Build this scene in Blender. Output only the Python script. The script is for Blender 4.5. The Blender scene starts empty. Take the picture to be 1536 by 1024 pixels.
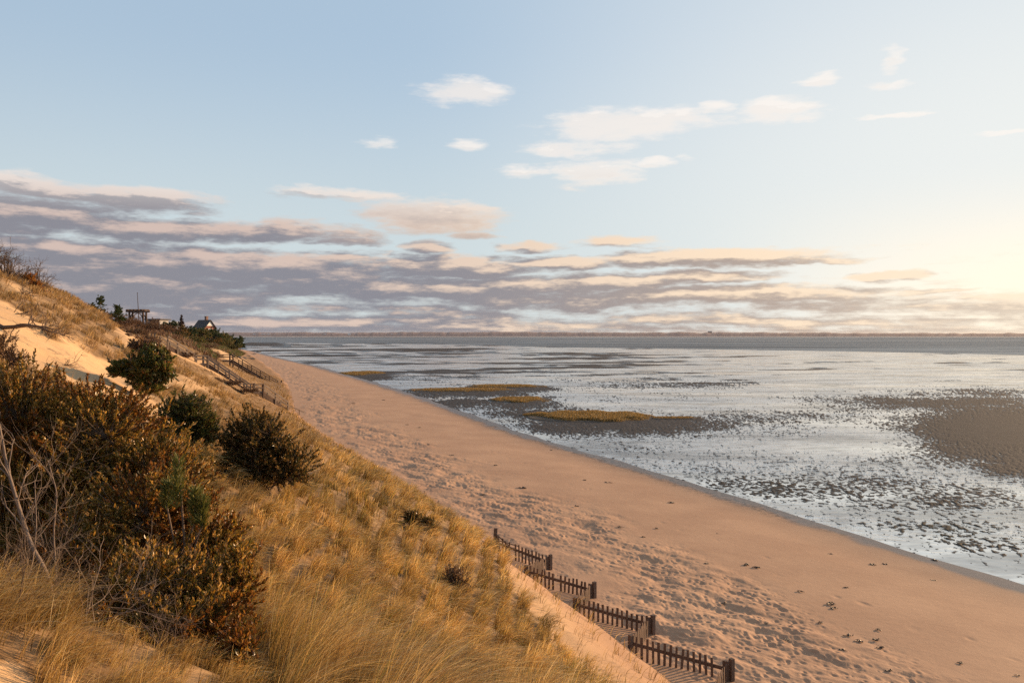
# Low-tide bay seen from a grassy dune at sunset. Units: metres. Camera at (0,0,12), looking along +Y.
import bpy, math
import numpy as np
R = np.random.default_rng(7)
F, CX, HY, CZ = 1195.0, 768.0, 500.0, 12.0      # focal length and horizon of the photo in its pixels, eye height
SUN_AZ, SUN_EL = math.radians(57), math.radians(8.6)
scene = bpy.context.scene
COL = scene.collection

# ------------------------------------------------------------------ numpy noise
def _h(ix, iy, s):
    h = (ix.astype(np.int64) * 374761393 + iy.astype(np.int64) * 668265263 + s * 144665) & 0x7fffffff
    h = ((h ^ (h >> 13)) * 1274126177) & 0x7fffffff
    return ((h ^ (h >> 16)) & 0xffff) / 65535.0
def noise(x, y, s=0):
    x = np.asarray(x, float); y = np.asarray(y, float)
    ix = np.floor(x); iy = np.floor(y); fx = x - ix; fy = y - iy
    def g(dx, dy):
        a = _h(ix + dx, iy + dy, s) * 6.2831853
        return np.cos(a) * (fx - dx) + np.sin(a) * (fy - dy)
    u = fx * fx * fx * (fx * (fx * 6 - 15) + 10); v = fy * fy * fy * (fy * (fy * 6 - 15) + 10)
    a = g(0, 0); b = g(1, 0); c = g(0, 1); d = g(1, 1)
    return 1.5 * ((a + (b - a) * u) * (1 - v) + (c + (d - c) * u) * v)
def fbm(x, y, o=4, s=0, gain=0.5):
    t = 0; a = 1.0; n = 0
    for k in range(o):
        t = t + a * noise(x * 2**k + 17.3 * k, y * 2**k - 9.1 * k, s + k); n += a; a *= gain
    return t / n
def sstep(a, b, x):
    t = np.clip((x - a) / (b - a), 0, 1); return t * t * (3 - 2 * t)
def norm(v):
    return v / np.maximum(np.linalg.norm(v, axis=-1, keepdims=True), 1e-9)

# ------------------------------------------------------------------ coast lines and heights
def curve(pts):
    p = np.array(sorted(pts)); yy = np.linspace(-60, 1400, 5841); xx = np.interp(yy, p[:, 0], p[:, 1])
    k = np.exp(-np.linspace(-2, 2, 41)**2); k /= k.sum()
    xs = np.convolve(np.pad(xx, 20, mode='edge'), k, 'valid')
    return lambda Y: np.interp(Y, yy, xs)
Xw = curve([(-60, 66), (0, 41), (20, 33), (28, 29), (37.7, 24.25), (46.9, 20.9), (67.6, 13.1), (92.5, 2.5), (147.8, -15.8), (199, -34.7),
            (287, -69), (388, -113), (512, -164), (700, -290), (1000, -520), (1400, -900)])
Xf = curve([(-60, 38), (0, 15), (5, 12.9), (12, 9.6), (18, 7.2), (23.3, 5.1), (26.2, 4.0), (30.1, 2.55), (33.8, 0.6), (39.8, -0.9), (47.3, -4.3), (65, -11.3),
            (78, -17.5), (100, -26.5), (132, -35.6), (200, -58), (261, -80), (392, -128), (520, -176), (700, -300), (1000, -540), (1400, -930)])
def cells(X, Y, c, s, jit=0.9):
    """distance-based dents scattered one per cell"""
    gx = np.floor(X / c); gy = np.floor(Y / c); best = np.zeros_like(X)
    for dx in (-1, 0, 1):
        for dy in (-1, 0, 1):
            ix = gx + dx; iy = gy + dy
            px = (ix + 0.5 + jit * (_h(ix, iy, s) - 0.5)) * c; py = (iy + 0.5 + jit * (_h(ix, iy, s + 5) - 0.5)) * c
            r = c * (0.28 + 0.30 * _h(ix, iy, s + 9)); w = _h(ix, iy, s + 13)
            q = ((X - px)**2 * 1.6 + (Y - py)**2 * 0.8) / r**2
            d = np.where(q < 1, (1 - q)**2 * (0.4 + 0.6 * w), 0) - np.where((q >= 1) & (q < 2.2), 0.25 * np.sin((q - 1) / 1.2 * np.pi) * w, 0)
            d = d * sstep(0.35, 0.6, _h(ix, iy, s + 17)); best = np.where(np.abs(d) > np.abs(best), d, best)
    return best
def beach_z(X, Y, detail=False):
    X = np.asarray(X, float); Y = np.asarray(Y, float)
    xf = Xf(Y); xw = Xw(Y) + 0.5 * noise(Y / 6, Y * 0, 3) * np.minimum(1, Y / 40); u = (X - xf) / (xw - xf)
    z = np.where(u < 1, 1.5 * (1 - u) + 0.10 * np.sin(np.clip(u, 0, 1) * np.pi), -0.03 * np.maximum(X - xw, 0))
    z = np.maximum(z, -0.5)
    if detail:
        band = sstep(0.0, 0.06, u) * (1 - sstep(0.26, 0.46, u + 0.10 * noise(X / 4, Y / 7, 47))) * sstep(-0.35, 0.25, fbm(X / 5, Y / 9, 3, 40) + 0.15)
        dr = X * 0.55 - Y * 0.45; ds = X * 0.45 + Y * 0.55
        z = z + band * (0.13 * fbm(dr / 1.1, ds / 0.7, 4, 21) + 0.17 * fbm(X / 2.6, Y / 3.0, 3, 27) - 0.075 * sstep(-.1, .3, noise(X / 2.1, Y / 3.1, 44)) * cells(X, Y, 0.47, 50) - 0.045 * cells(X, Y, 0.30, 70))
        sp = sstep(0.05, 0.3, u) * (1 - sstep(0.75, 0.95, u))
        z = z + sp * 0.004 * fbm(X / 0.9, Y / 0.45, 3, 90) + 0.05 * sp * fbm(X / 9, Y / 16, 2, 33)
        track = np.exp(-((u - 0.55 - 0.06 * noise(Y / 25, Y * 0, 8)) / 0.035)**2)
        z = z - track * 0.03 * np.maximum(cells(X, Y, 0.9, 120), 0) * sstep(.1, .4, noise(X / 1.2, Y / 2, 48))
    return z
_rows = {   # cross-sections of the dune: Y -> (X, z) from the foot to the crest
    -30: [(26, 1.5), (14, 7), (2, 13), (-12, 17), (-40, 19)],
    -10: [(19.5, 1.5), (11, 5.8), (2, 10), (-8, 14.5), (-18, 17), (-40, 18.5)],
    0: [(15, 1.5), (8, 5.4), (1, 9.9), (-3, 11.1), (-8, 13.7), (-15, 16.4), (-28, 17.5)],
    4: [(13.3, 1.5), (6, 5.4), (0.5, 8.9), (-2.4, 10.2), (-6, 11.7), (-12, 15), (-24, 17)],
    8: [(11.6, 1.5), (5, 5.2), (1, 7.4), (-2.2, 8.7), (-4.5, 9.6), (-8, 11.4), (-14, 14.6), (-26, 16.6)],
    16: [(8, 1.5), (4, 3.4), (0.4, 5.3), (-5, 8.6), (-10, 10.9), (-16, 14.1), (-28, 16)],
    24: [(4.9, 1.5), (1.5, 3.6), (-3.5, 6.3), (-9, 9.2), (-15, 12.4), (-20, 14.4), (-32, 15.5)],
    30: [(2.6, 1.5), (-0.5, 3.6), (-5, 6.2), (-10, 9), (-14, 11.2), (-19.3, 14), (-30, 15)],
    45: [(-3.2, 1.5), (-6, 3.1), (-10, 5.0), (-14, 6.9), (-18, 9.2), (-21, 11.3), (-25.5, 14.4), (-36, 15)],
    60: [(-9.2, 1.5), (-13, 2.8), (-18, 4.6), (-22, 6.7), (-26, 9.2), (-29, 11.3), (-34, 14.2), (-44, 14.8)],
    72: [(-14.2, 1.5), (-19, 3.0), (-25, 5.6), (-30, 8.5), (-34, 11.0), (-39, 13.2), (-52, 14)],
    85: [(-20.3, 1.5), (-23, 2.7), (-26, 3.9), (-31, 6.5), (-36, 9.5), (-39.5, 11.4), (-44, 12.9), (-60, 13.4)],
    105: [(-28.3, 1.5), (-31, 2.9), (-34, 4.8), (-38, 7.9), (-43, 10.8), (-50, 12.6), (-70, 13)],
    150: [(-41.5, 1.5), (-47, 3.1), (-54, 6.3), (-62, 10), (-70, 12.2), (-95, 12.6)],
    200: [(-58, 1.5), (-66, 4.5), (-74, 8.5), (-84, 11), (-110, 12)],
    260: [(-79.5, 1.5), (-87, 4), (-95, 8), (-104, 10), (-130, 11)],
    330: [(-105, 1.5), (-112, 4), (-120, 7.5), (-128, 9), (-155, 10)],
    400: [(-131, 1.5), (-139, 4), (-148, 7), (-160, 8), (-200, 9)],
    480: [(-160.5, 1.5), (-171, 4), (-184, 7), (-240, 9)],
    620: [(-243, 1.5), (-262, 6), (-340, 9)]}
_P = np.array([(x, y, z) for y, r in _rows.items() for x, z in r])
_C = np.array([0.0, 45.0])
def _warp(X, Y):      # near cross-sections are denser: even them out before the spline
    return np.stack([X * 1.0, np.sign(Y) * 40 * np.log1p(np.abs(Y) / 40)], -1)
def _scale(X, Y):
    d = _warp(X, Y); s = 60.0
    return np.stack([(d[..., 0] + 0.35 * Y) / s, d[..., 1] / s * 1.6], -1)
def _tps_fit():
    q = _scale(_P[:, 0], _P[:, 1]); n = len(q)
    r2 = ((q[:, None] - q[None])**2).sum(-1); K = 0.5 * r2 * np.log(r2 + 1e-12)
    A = np.zeros((n + 3, n + 3)); A[:n, :n] = K + 2e-4 * np.eye(n); A[:n, n] = 1; A[:n, n + 1:] = q; A[n:, :n] = A[:n, n:].T
    b = np.zeros(n + 3); b[:n] = _P[:, 2]
    return q, np.linalg.solve(A, b)
_Q, _W = _tps_fit()
def _tps(X, Y):
    X = np.asarray(X, float); Y = np.asarray(Y, float); sh = X.shape
    p = _scale(X.ravel(), Y.ravel()); out = np.empty(len(p))
    for i in range(0, len(p), 20000):
        c = p[i:i + 20000]; r2 = ((c[:, None] - _Q[None])**2).sum(-1)
        out[i:i + 20000] = (0.5 * r2 * np.log(r2 + 1e-12)) @ _W[:-3] + _W[-3] + c @ _W[-2:]
    return out.reshape(sh)
def dune_z(X, Y):
    X = np.asarray(X, float); Y = np.asarray(Y, float)
    s = (Xf(Y) - X)                                   # metres inland of the foot
    z = np.where(s > -8, _tps(X, Y), -2.0)
    z = np.where(s < 4, np.minimum(z, 1.5 + 0.72 * s + 0.02 * np.maximum(s, 0)**2), z)
    am = sstep(1.0, 7, s)
    z = z + am * (0.26 * fbm(X / 5.0, Y / 5.0, 3, 5) + 0.26 * fbm(X / 1.9, Y / 1.9, 2, 15) * sstep(3, 9, np.hypot(X, Y)) * sstep(75, 40, Y))
    z = z + sstep(-1.5, 1, s) * (0.13 * fbm(X / 2.2, Y / 2.2, 3, 25) + 0.035 * fbm(X / 0.6, Y / 0.6, 2, 29) * (Y < 60))
    return z
def ground_z(X, Y):
    return np.maximum(dune_z(X, Y), beach_z(X, Y))
def project(X, Y, Z):
    Y = np.maximum(Y, 0.2); return CX + F * X / Y, HY - F * (Z - CZ) / Y
_ts = np.exp(np.linspace(math.log(2.0), math.log(900.0), 1500))
def hit(px, py):
    """first point of the ground seen at a pixel of the photograph (used once, to find where a thing stands)"""
    X = (px - CX) / F * _ts; Z = CZ - (py - HY) / F * _ts; g = ground_z(X, _ts)
    k = np.argmax(Z < g)
    if Z[k] >= g[k]: k = len(_ts) - 1
    lo, hi = _ts[max(k - 1, 0)], _ts[k]
    for _ in range(18):
        m = 0.5 * (lo + hi); x = (px - CX) / F * m
        if CZ - (py - HY) / F * m < float(ground_z(np.array([x]), np.array([m]))[0]): hi = m
        else: lo = m
    x = (px - CX) / F * hi
    return np.array([x, hi, float(ground_z(np.array([x]), np.array([hi]))[0])])
def gz(x, y): return float(ground_z(np.array([float(x)]), np.array([float(y)]))[0])
def at(px, py, Y): return np.array([(px - CX) / F * Y, Y, CZ - (py - HY) / F * Y])
def inpoly(px, py, poly):
    r = np.zeros(px.shape, bool); n = len(poly); j = n - 1
    for i in range(n):
        xi, yi = poly[i]; xj, yj = poly[j]
        c = ((yi > py) != (yj > py)) & (px < (xj - xi) * (py - yi) / (yj - yi + 1e-12) + xi)
        r ^= c; j = i
    return r

# ------------------------------------------------------------------ mesh building
class MB:
    def __init__(s): s.V = []; s.Q = []; s.T = []; s.C = []; s.n = 0
    def add(s, V, Q=None, T=None, C=None):
        V = np.asarray(V, float).reshape(-1, 3)
        if Q is not None and len(Q): s.Q.append(np.asarray(Q, np.int64).reshape(-1, 4) + s.n)
        if T is not None and len(T): s.T.append(np.asarray(T, np.int64).reshape(-1, 3) + s.n)
        C = np.ones((len(V), 3)) * 0.5 if C is None else np.broadcast_to(np.asarray(C, float), (len(V), 3))
        s.V.append(V); s.C.append(C); s.n += len(V); return s
    def box(s, c, size, rz=0.0, ry=0.0, rx=0.0, C=None):
        h = np.array(size) / 2.0
        v = np.array([(x, y, z) for x in (-1, 1) for y in (-1, 1) for z in (-1, 1)]) * h
        v = v @ _rot(rx, ry, rz).T + np.array(c)
        return s.add(v, [(0, 1, 3, 2), (4, 6, 7, 5), (0, 4, 5, 1), (2, 3, 7, 6), (0, 2, 6, 4), (1, 5, 7, 3)], C=C)
    def beam(s, a, b, w, h, C=None, up=(0, 0, 1)):
        a = np.array(a, float); b = np.array(b, float); d = norm(b - a); u = np.array(up, float)
        if abs(d @ u) > 0.95: u = np.array([0.3, 1, 0.0])
        r = norm(np.cross(d, u)); u = np.cross(r, d)
        v = [p + r * w / 2 * i + u * h / 2 * j for p in (a, b) for i, j in ((-1, -1), (1, -1), (1, 1), (-1, 1))]
        return s.add(v, [(0, 1, 2, 3), (7, 6, 5, 4), (0, 4, 5, 1), (1, 5, 6, 2), (2, 6, 7, 3), (3, 7, 4, 0)], C=C)
    def tube(s, P, rad, sides=5, C=None):
        P = np.asarray(P, float); k = len(P); rad = np.broadcast_to(np.asarray(rad, float), (k,))
        t = norm(np.gradient(P, axis=0)); ref = np.array([0.37, 0.21, 0.9]); a = norm(np.cross(t, ref)); b = np.cross(t, a)
        an = np.linspace(0, 2 * np.pi, sides, endpoint=False)
        v = P[:, None] + rad[:, None, None] * (np.cos(an)[None, :, None] * a[:, None] + np.sin(an)[None, :, None] * b[:, None])
        i = np.arange(k - 1)[:, None] * sides; j = np.arange(sides)[None]; jn = (j + 1) % sides
        q = np.stack([i + j, i + jn, i + sides + jn, i + sides + j], -1).reshape(-1, 4)
        s.add(v.reshape(-1, 3), q, C=C)
        e = (k - 1) * sides
        if sides == 4: s.Q.append(np.array([[e, e + 1, e + 2, e + 3]]) + s.n - k * sides)
        return s
    def build(s, name, mat, parent=None, smooth=False, col=True):
        V = np.concatenate(s.V); Q = np.concatenate(s.Q) if s.Q else np.zeros((0, 4), int); T = np.concatenate(s.T) if s.T else np.zeros((0, 3), int)
        me = bpy.data.meshes.new(name)
        me.vertices.add(len(V)); 
        off = np.array(parent.location) if parent is not None else np.zeros(3)
        if parent is not None and parent.parent is not None: off = off + np.array(parent.parent.location)
        me.vertices.foreach_set('co', (V - off).astype(np.float32).ravel())
        loops = np.concatenate([Q.ravel(), T.ravel()]).astype(np.int32)
        tot = np.concatenate([np.full(len(Q), 4), np.full(len(T), 3)]).astype(np.int32)
        st = np.concatenate([[0], np.cumsum(tot)[:-1]]).astype(np.int32)
        me.loops.add(len(loops)); me.loops.foreach_set('vertex_index', loops)
        me.polygons.add(len(tot)); me.polygons.foreach_set('loop_start', st); me.polygons.foreach_set('loop_total', tot)
        me.polygons.foreach_set('use_smooth', np.full(len(tot), bool(smooth)))
        if col:
            c = np.concatenate(s.C); a = me.color_attributes.new('col', 'FLOAT_COLOR', 'POINT')
            a.data.foreach_set('color', np.concatenate([c, np.ones((len(c), 1))], 1).astype(np.float32).ravel())
        me.update(calc_edges=True); me.validate()
        me.materials.append(mat)
        o = bpy.data.objects.new(name, me); COL.objects.link(o)
        if parent is not None: o.parent = parent
        return o
def _rot(rx, ry, rz):
    cx, sx, cy, sy, cz, sz = math.cos(rx), math.sin(rx), math.cos(ry), math.sin(ry), math.cos(rz), math.sin(rz)
    return np.array([[cz, -sz, 0], [sz, cz, 0], [0, 0, 1]]) @ np.array([[cy, 0, sy], [0, 1, 0], [-sy, 0, cy]]) @ np.array([[1, 0, 0], [0, cx, -sx], [0, sx, cx]])
def tag(o, label=None, cat=None, group=None, kind=None):
    if label: o['label'] = label
    if cat: o['category'] = cat
    if group: o['group'] = group
    if kind: o['kind'] = kind
    return o
def empty(name, loc, label, cat, group=None):
    o = bpy.data.objects.new(name, None); COL.objects.link(o); o.location = [float(c) for c in loc]; o.empty_display_size = 0.3
    return tag(o, label, cat, group)

# ------------------------------------------------------------------ materials
class NT:
    """tiny node helper"""
    def __init__(s, tree): s.t = tree; s.n = tree.nodes; s.l = tree.links
    def new(s, typ, **kw):
        n = s.n.new(typ)
        for k, v in kw.items(): setattr(n, k, v)
        return n
    def set(s, sock, v):
        if isinstance(v, bpy.types.NodeSocket): s.l.new(v, sock)
        elif v is not None: sock.default_value = v
    def math(s, op, a, b=None, c=None, clamp=False):
        n = s.new('ShaderNodeMath', operation=op, use_clamp=clamp)
        for i, v in enumerate((a, b, c)): s.set(n.inputs[i], v) if v is not None else None
        return n.outputs[0]
    def vmath(s, op, a, b=None, c=None):
        n = s.new('ShaderNodeVectorMath', operation=op)
        for i, v in enumerate((a, b, c)): s.set(n.inputs[i], v) if v is not None else None
        return n.outputs['Value'] if op in ('DOT_PRODUCT', 'LENGTH', 'DISTANCE') else n.outputs[0]
    def noise(s, vec, scale, detail=4, rough=0.5, out=0, dim='3D'):
        n = s.new('ShaderNodeTexNoise', noise_dimensions=dim); s.set(n.inputs['Vector'], vec); s.set(n.inputs['Scale'], scale)
        n.inputs['Detail'].default_value = detail; n.inputs['Roughness'].default_value = rough
        return n.outputs[out]
    def ramp(s, f, a, b, lo=0.0, hi=1.0, smooth=True):
        n = s.new('ShaderNodeMapRange', interpolation_type='SMOOTHSTEP' if smooth else 'LINEAR')
        for i, v in enumerate((f, a, b, lo, hi)): s.set(n.inputs[i], v)
        return n.outputs[0]
    def mix(s, f, a, b, mode='MIX'):
        n = s.new('ShaderNodeMix', data_type='RGBA', blend_type=mode); s.set(n.inputs[0], f); s.set(n.inputs[6], a); s.set(n.inputs[7], b)
        return n.outputs[2]
def rgba(c): return (c[0], c[1], c[2], 1.0)
def material(name):
    m = bpy.data.materials.new(name); m.use_nodes = True; nt = NT(m.node_tree); nt.n.clear()
    out = nt.new('ShaderNodeOutputMaterial'); return m, nt, out
def bsdf(nt, col, rough=0.8, spec=0.3, normal=None):
    p = nt.new('ShaderNodeBsdfPrincipled'); nt.set(p.inputs['Base Color'], col); nt.set(p.inputs['Roughness'], rough)
    p.inputs['Specular IOR Level'].default_value = spec
    if normal is not None: nt.set(p.inputs['Normal'], normal)
    return p
def bump(nt, h, strength, dist):
    b = nt.new('ShaderNodeBump'); nt.set(b.inputs['Height'], h); b.inputs['Strength'].default_value = strength; b.inputs['Distance'].default_value = dist
    return b.outputs[0]
def geo_pos(nt): return nt.new('ShaderNodeNewGeometry').outputs['Position']
def attr(nt, name): return nt.new('ShaderNodeAttribute', attribute_name=name).outputs['Color']

def leaf_material(name, rough=0.5, spec=0.35, trans=0.3):
    m, nt, out = material(name); c = attr(nt, 'col')
    p = bsdf(nt, c, rough, spec); t = nt.new('ShaderNodeBsdfTranslucent'); nt.set(t.inputs[0], nt.mix(1.0, c, (1.0, 0.95, 0.7, 1), 'MULTIPLY'))
    mx = nt.new('ShaderNodeMixShader'); mx.inputs[0].default_value = trans
    nt.l.new(p.outputs[0], mx.inputs[1]); nt.l.new(t.outputs[0], mx.inputs[2]); nt.l.new(mx.outputs[0], out.inputs[0]); return m
def wood_material(name, a, b, scale=6.0):
    m, nt, out = material(name); pos = geo_pos(nt)
    v = nt.vmath('MULTIPLY', pos, (scale, scale, scale * 0.35)); n1 = nt.noise(v, 3.0, 6, 0.65); n2 = nt.noise(pos, 1.3, 3)
    c = nt.mix(nt.ramp(n1, 0.3, 0.7), rgba(a), rgba(b)); c = nt.mix(nt.ramp(n2, 0.35, 0.7, 0, 0.45), c, rgba([x * 0.55 for x in a]))
    p = bsdf(nt, c, 0.85, 0.2, bump(nt, n1, 0.4, 0.01)); nt.l.new(p.outputs[0], out.inputs[0]); return m
def plain_material(name, a, b, scale=1.0, rough=0.85, spec=0.25, bstr=0.3):
    m, nt, out = material(name); pos = geo_pos(nt); n1 = nt.noise(pos, scale, 6, 0.6)
    c = nt.mix(nt.ramp(n1, 0.3, 0.7), rgba(a), rgba(b)); p = bsdf(nt, c, rough, spec, bump(nt, n1, bstr, 0.02)); nt.l.new(p.outputs[0], out.inputs[0]); return m
def sand_material(name, beach):
    m, nt, out = material(name); pos = geo_pos(nt)
    n1 = nt.noise(pos, 0.25, 5, 0.6); n2 = nt.noise(pos, 3.0, 6, 0.7); n3 = nt.noise(nt.vmath('MULTIPLY', pos, (1, 1, 4)), 45.0, 3, 0.6)
    ca, cb = ((0.49, 0.288, 0.172, 1), (0.41, 0.232, 0.138, 1)) if beach else ((0.60, 0.385, 0.195, 1), (0.50, 0.31, 0.155, 1))
    c = nt.mix(nt.ramp(n1, 0.3, 0.7), ca, cb)
    if not beach:
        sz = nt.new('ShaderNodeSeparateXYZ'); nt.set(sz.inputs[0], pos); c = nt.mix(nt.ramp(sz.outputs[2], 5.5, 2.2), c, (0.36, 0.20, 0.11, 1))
    c = nt.mix(nt.ramp(n2, 0.45, 0.8, 0, 0.35), c, (0.31, 0.175, 0.105, 1))
    c = nt.mix(nt.ramp(n3, 0.62, 0.8, 0, 0.5), c, (0.20, 0.14, 0.10, 1))
    rough = 0.9
    a = nt.new('ShaderNodeSeparateColor'); nt.set(a.inputs[0], attr(nt, 'col'))
    if beach:      # red channel: how wet the sand is; green: dark wrack grains
        w = a.outputs[0]
        c = nt.mix(w, c, (0.135, 0.095, 0.075, 1)); rough = nt.ramp(w, 0.2, 1.0, 0.9, 0.42)
        wr = nt.math('MULTIPLY', a.outputs[1], nt.ramp(nt.noise(pos, 2.6, 6, 0.8), 0.46, 0.56)); c = nt.mix(wr, c, (0.045, 0.035, 0.03, 1))
    else:          # red channel: grass litter cover
        lit = nt.math('MULTIPLY', a.outputs[0], nt.ramp(nt.noise(pos, 1.6, 5, 0.7), 0.32, 0.62, 0.5, 1.0)); c = nt.mix(lit, c, (0.15, 0.085, 0.035, 1))
        c = nt.mix(nt.math('MULTIPLY', a.outputs[1], nt.ramp(nt.noise(pos, 2.6, 6, 0.7), 0.48, 0.6)), c, (0.10, 0.065, 0.045, 1))
    h = nt.math('ADD', nt.math('MULTIPLY', n2, 0.6), nt.math('MULTIPLY', nt.noise(pos, 14.0, 5, 0.65), 0.25))
    p = bsdf(nt, c, rough, 0.25, bump(nt, h, 0.35, 0.06)); nt.l.new(p.outputs[0], out.inputs[0]); return m
# ------------------------------------------------------------------ sky, sun, camera
def build_world():
    w = bpy.data.worlds.new('World'); scene.world = w; w.use_nodes = True; nt = NT(w.node_tree); nt.n.clear()
    out = nt.new('ShaderNodeOutputWorld'); bg = nt.new('ShaderNodeBackground'); nt.l.new(bg.outputs[0], out.inputs[0])
    sky = nt.new('ShaderNodeTexSky', sky_type='NISHITA', sun_disc=False, sun_elevation=SUN_EL, sun_rotation=SUN_AZ, air_density=1.0, dust_density=1.0, ozone_density=1.2)
    d = nt.vmath('NORMALIZE', nt.new('ShaderNodeTexCoord').outputs['Generated'])
    sp = nt.new('ShaderNodeSeparateXYZ'); nt.set(sp.inputs[0], d)
    az = nt.math('MULTIPLY', nt.math('ARCTAN2', sp.outputs[0], sp.outputs[1]), 57.2958)
    el = nt.math('MULTIPLY', nt.math('ARCSINE', sp.outputs[2]), 57.2958)
    cb = nt.new('ShaderNodeCombineXYZ'); nt.set(cb.inputs[0], az); nt.set(cb.inputs[1], el)
    P0 = cb.outputs[0]
    # the clear sky: Nishita with its range compressed (gamma), paler towards the horizon and the sun
    g = nt.new('ShaderNodeGamma'); nt.set(g.inputs[0], sky.outputs[0]); g.inputs[1].default_value = SKY['gamma']
    sunv = (math.sin(SUN_AZ) * math.cos(SUN_EL), math.cos(SUN_AZ) * math.cos(SUN_EL), math.sin(SUN_EL))
    cs = nt.vmath('DOT_PRODUCT', d, sunv)
    base = nt.vmath('MULTIPLY', g.outputs[0], SKY['gain'])
    base = nt.mix(nt.ramp(el, 21.0, 3.0, 0, 0.85), base, rgba(SKY['low']))
    base = nt.mix(nt.math('MULTIPLY', nt.ramp(cs, 0.42, 1.0, 0, 0.95), nt.ramp(el, 30.0, 10.0, 0.55, 1.0)), base, rgba(SKY['veilc']))
    base = nt.mix(nt.math('MULTIPLY', nt.ramp(cs, 0.70, 0.98), nt.ramp(el, 11.0, 1.5)), base, rgba(SKY['lowR']))
    # clouds: soft blobs at their azimuth and elevation, broken up by noise
    def c2d(px, py, rx, ry):
        a = math.degrees(math.atan((px - CX) / F)); hyp = math.hypot(F, px - CX); e = math.degrees(math.atan((HY - py) / hyp))
        return a, e, math.degrees(rx * F / hyp / hyp), math.degrees(ry / hyp)
    blobs = [(50, 283, 95, 16, 1), (205, 300, 110, 15, .9), (40, 322, 170, 22, 1.1), (235, 345, 130, 16, 1.1), (425, 346, 110, 14, 1), (520, 363, 62, 7, .8),
             (60, 372, 200, 18, 1.1), (330, 402, 260, 22, 1.2), (90, 425, 300, 38, 1.3), (470, 415, 110, 20, 1.1), (640, 432, 260, 16, 1.2),
             (505, 293, 85, 10, .75), (652, 325, 82, 20, 1), (705, 352, 36, 6, .7), (650, 373, 34, 10, .9), (780, 369, 52, 7, .6), (680, 401, 115, 15, 1.1),
             (850, 394, 75, 10, 1), (1040, 388, 150, 11, 1.15), (1210, 392, 110, 5, .7), (925, 362, 60, 8, .55), (900, 424, 110, 11, 1.1), (1080, 442, 190, 13, 1.15),
             (1060, 414, 90, 8, .9), (1330, 413, 48, 7, .9), (1240, 446, 110, 7, .9), (1400, 438, 60, 4, .8), (1500, 448, 70, 5, .9), (840, 452, 240, 12, 1.0),
             (695, 138, 60, 17, .72), (945, 187, 115, 20, .8), (1070, 162, 30, 10, .62), (1172, 162, 60, 16, .85), (1225, 117, 28, 8, .75), (1330, 95, 18, 18, .66), (1328, 132, 32, 7, .66),
             (872, 222, 75, 12, .62), (888, 258, 55, 18, .78), (965, 246, 30, 6, .75), (795, 257, 42, 10, .75), (690, 217, 34, 9, .55), (565, 213, 34, 10, .48),
             (1345, 175, 56, 3.5, .9), (1505, 197, 34, 3.5, .9), (1015, 242, 22, 8, .42)]
    gr = bpy.data.node_groups.new('cloud_density', 'ShaderNodeTree')
    gr.interface.new_socket('P', in_out='INPUT', socket_type='NodeSocketVector'); gr.interface.new_socket('D', in_out='OUTPUT', socket_type='NodeSocketFloat')
    gt = NT(gr); gi = gt.new('NodeGroupInput'); go = gt.new('NodeGroupOutput'); P = gi.outputs[0]
    st = gt.vmath('MULTIPLY', P, (0.28, 1.0, 1.0))
    w1 = gt.vmath('SUBTRACT', gt.noise(st, 0.55, 3, 0.5, out=1, dim='2D'), (0.5, 0.5, 0.5)); w2 = gt.vmath('SUBTRACT', gt.noise(st, 2.4, 2, 0.5, out=1, dim='2D'), (0.5, 0.5, 0.5))
    Pw = gt.vmath('ADD', P, gt.vmath('MULTIPLY', w1, (3.2, 0.9, 0))); Pw = gt.vmath('ADD', Pw, gt.vmath('MULTIPLY', w2, (1.0, 0.42, 0)))
    cur = None
    for b in blobs:
        a, e, rx, ry = c2d(*b[:4])
        m = gt.vmath('MULTIPLY_ADD', Pw, (1 / rx, 1 / ry, 0), (-a / rx, -e / ry, 0)); q = gt.math('MULTIPLY_ADD', gt.vmath('DOT_PRODUCT', m, m), -0.55, b[4])
        cur = q if cur is None else gt.math('MAXIMUM', cur, q)
    cur = gt.math('MAXIMUM', cur, -1.4)
    sv = gt.new('ShaderNodeSeparateXYZ'); gt.set(sv.inputs[0], P)
    lown = gt.noise(gt.vmath('MULTIPLY', P, (0.055, 0.95, 1.0)), 1.0, 6, 0.58, dim='2D')
    band = gt.math('MULTIPLY', gt.ramp(sv.outputs[1], 4.6, 0.6), gt.math('MULTIPLY_ADD', gt.ramp(sv.outputs[0], -30.0, 34.0), -0.45, 1.28))
    band = gt.math('ADD', band, gt.math('MULTIPLY_ADD', lown, 2.5, -1.66))
    band = gt.math('ADD', band, gt.ramp(sv.outputs[1], 5.0, 9.0, 0, -1.6))
    cur = gt.math('MAXIMUM', cur, band)
    fine = gt.noise(gt.vmath('MULTIPLY', P, (0.23, 1.0, 1.0)), 1.15, 8, 0.66, dim='2D')
    gt.set(go.inputs[0], gt.math('ADD', cur, gt.math('MULTIPLY_ADD', fine, 2.1, -1.02)))
    def dens(vec):
        n = nt.new('ShaderNodeGroup'); n.node_tree = gr; nt.set(n.inputs[0], vec); return n.outputs[0]
    d0 = dens(P0); d1 = dens(nt.vmath('ADD', P0, (0.5, 0.62, 0)))
    alpha = nt.math('MULTIPLY', nt.ramp(d0, -0.30, 0.80), nt.ramp(el, -1.0, 0.2))
    lit = nt.math('ADD', nt.ramp(nt.math('SUBTRACT', d0, d1), -0.02, 1.0), nt.ramp(d0, 0.6, -0.1, 0, 0.35), clamp=True)
    high = nt.ramp(el, 7.0, 12.0)
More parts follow.
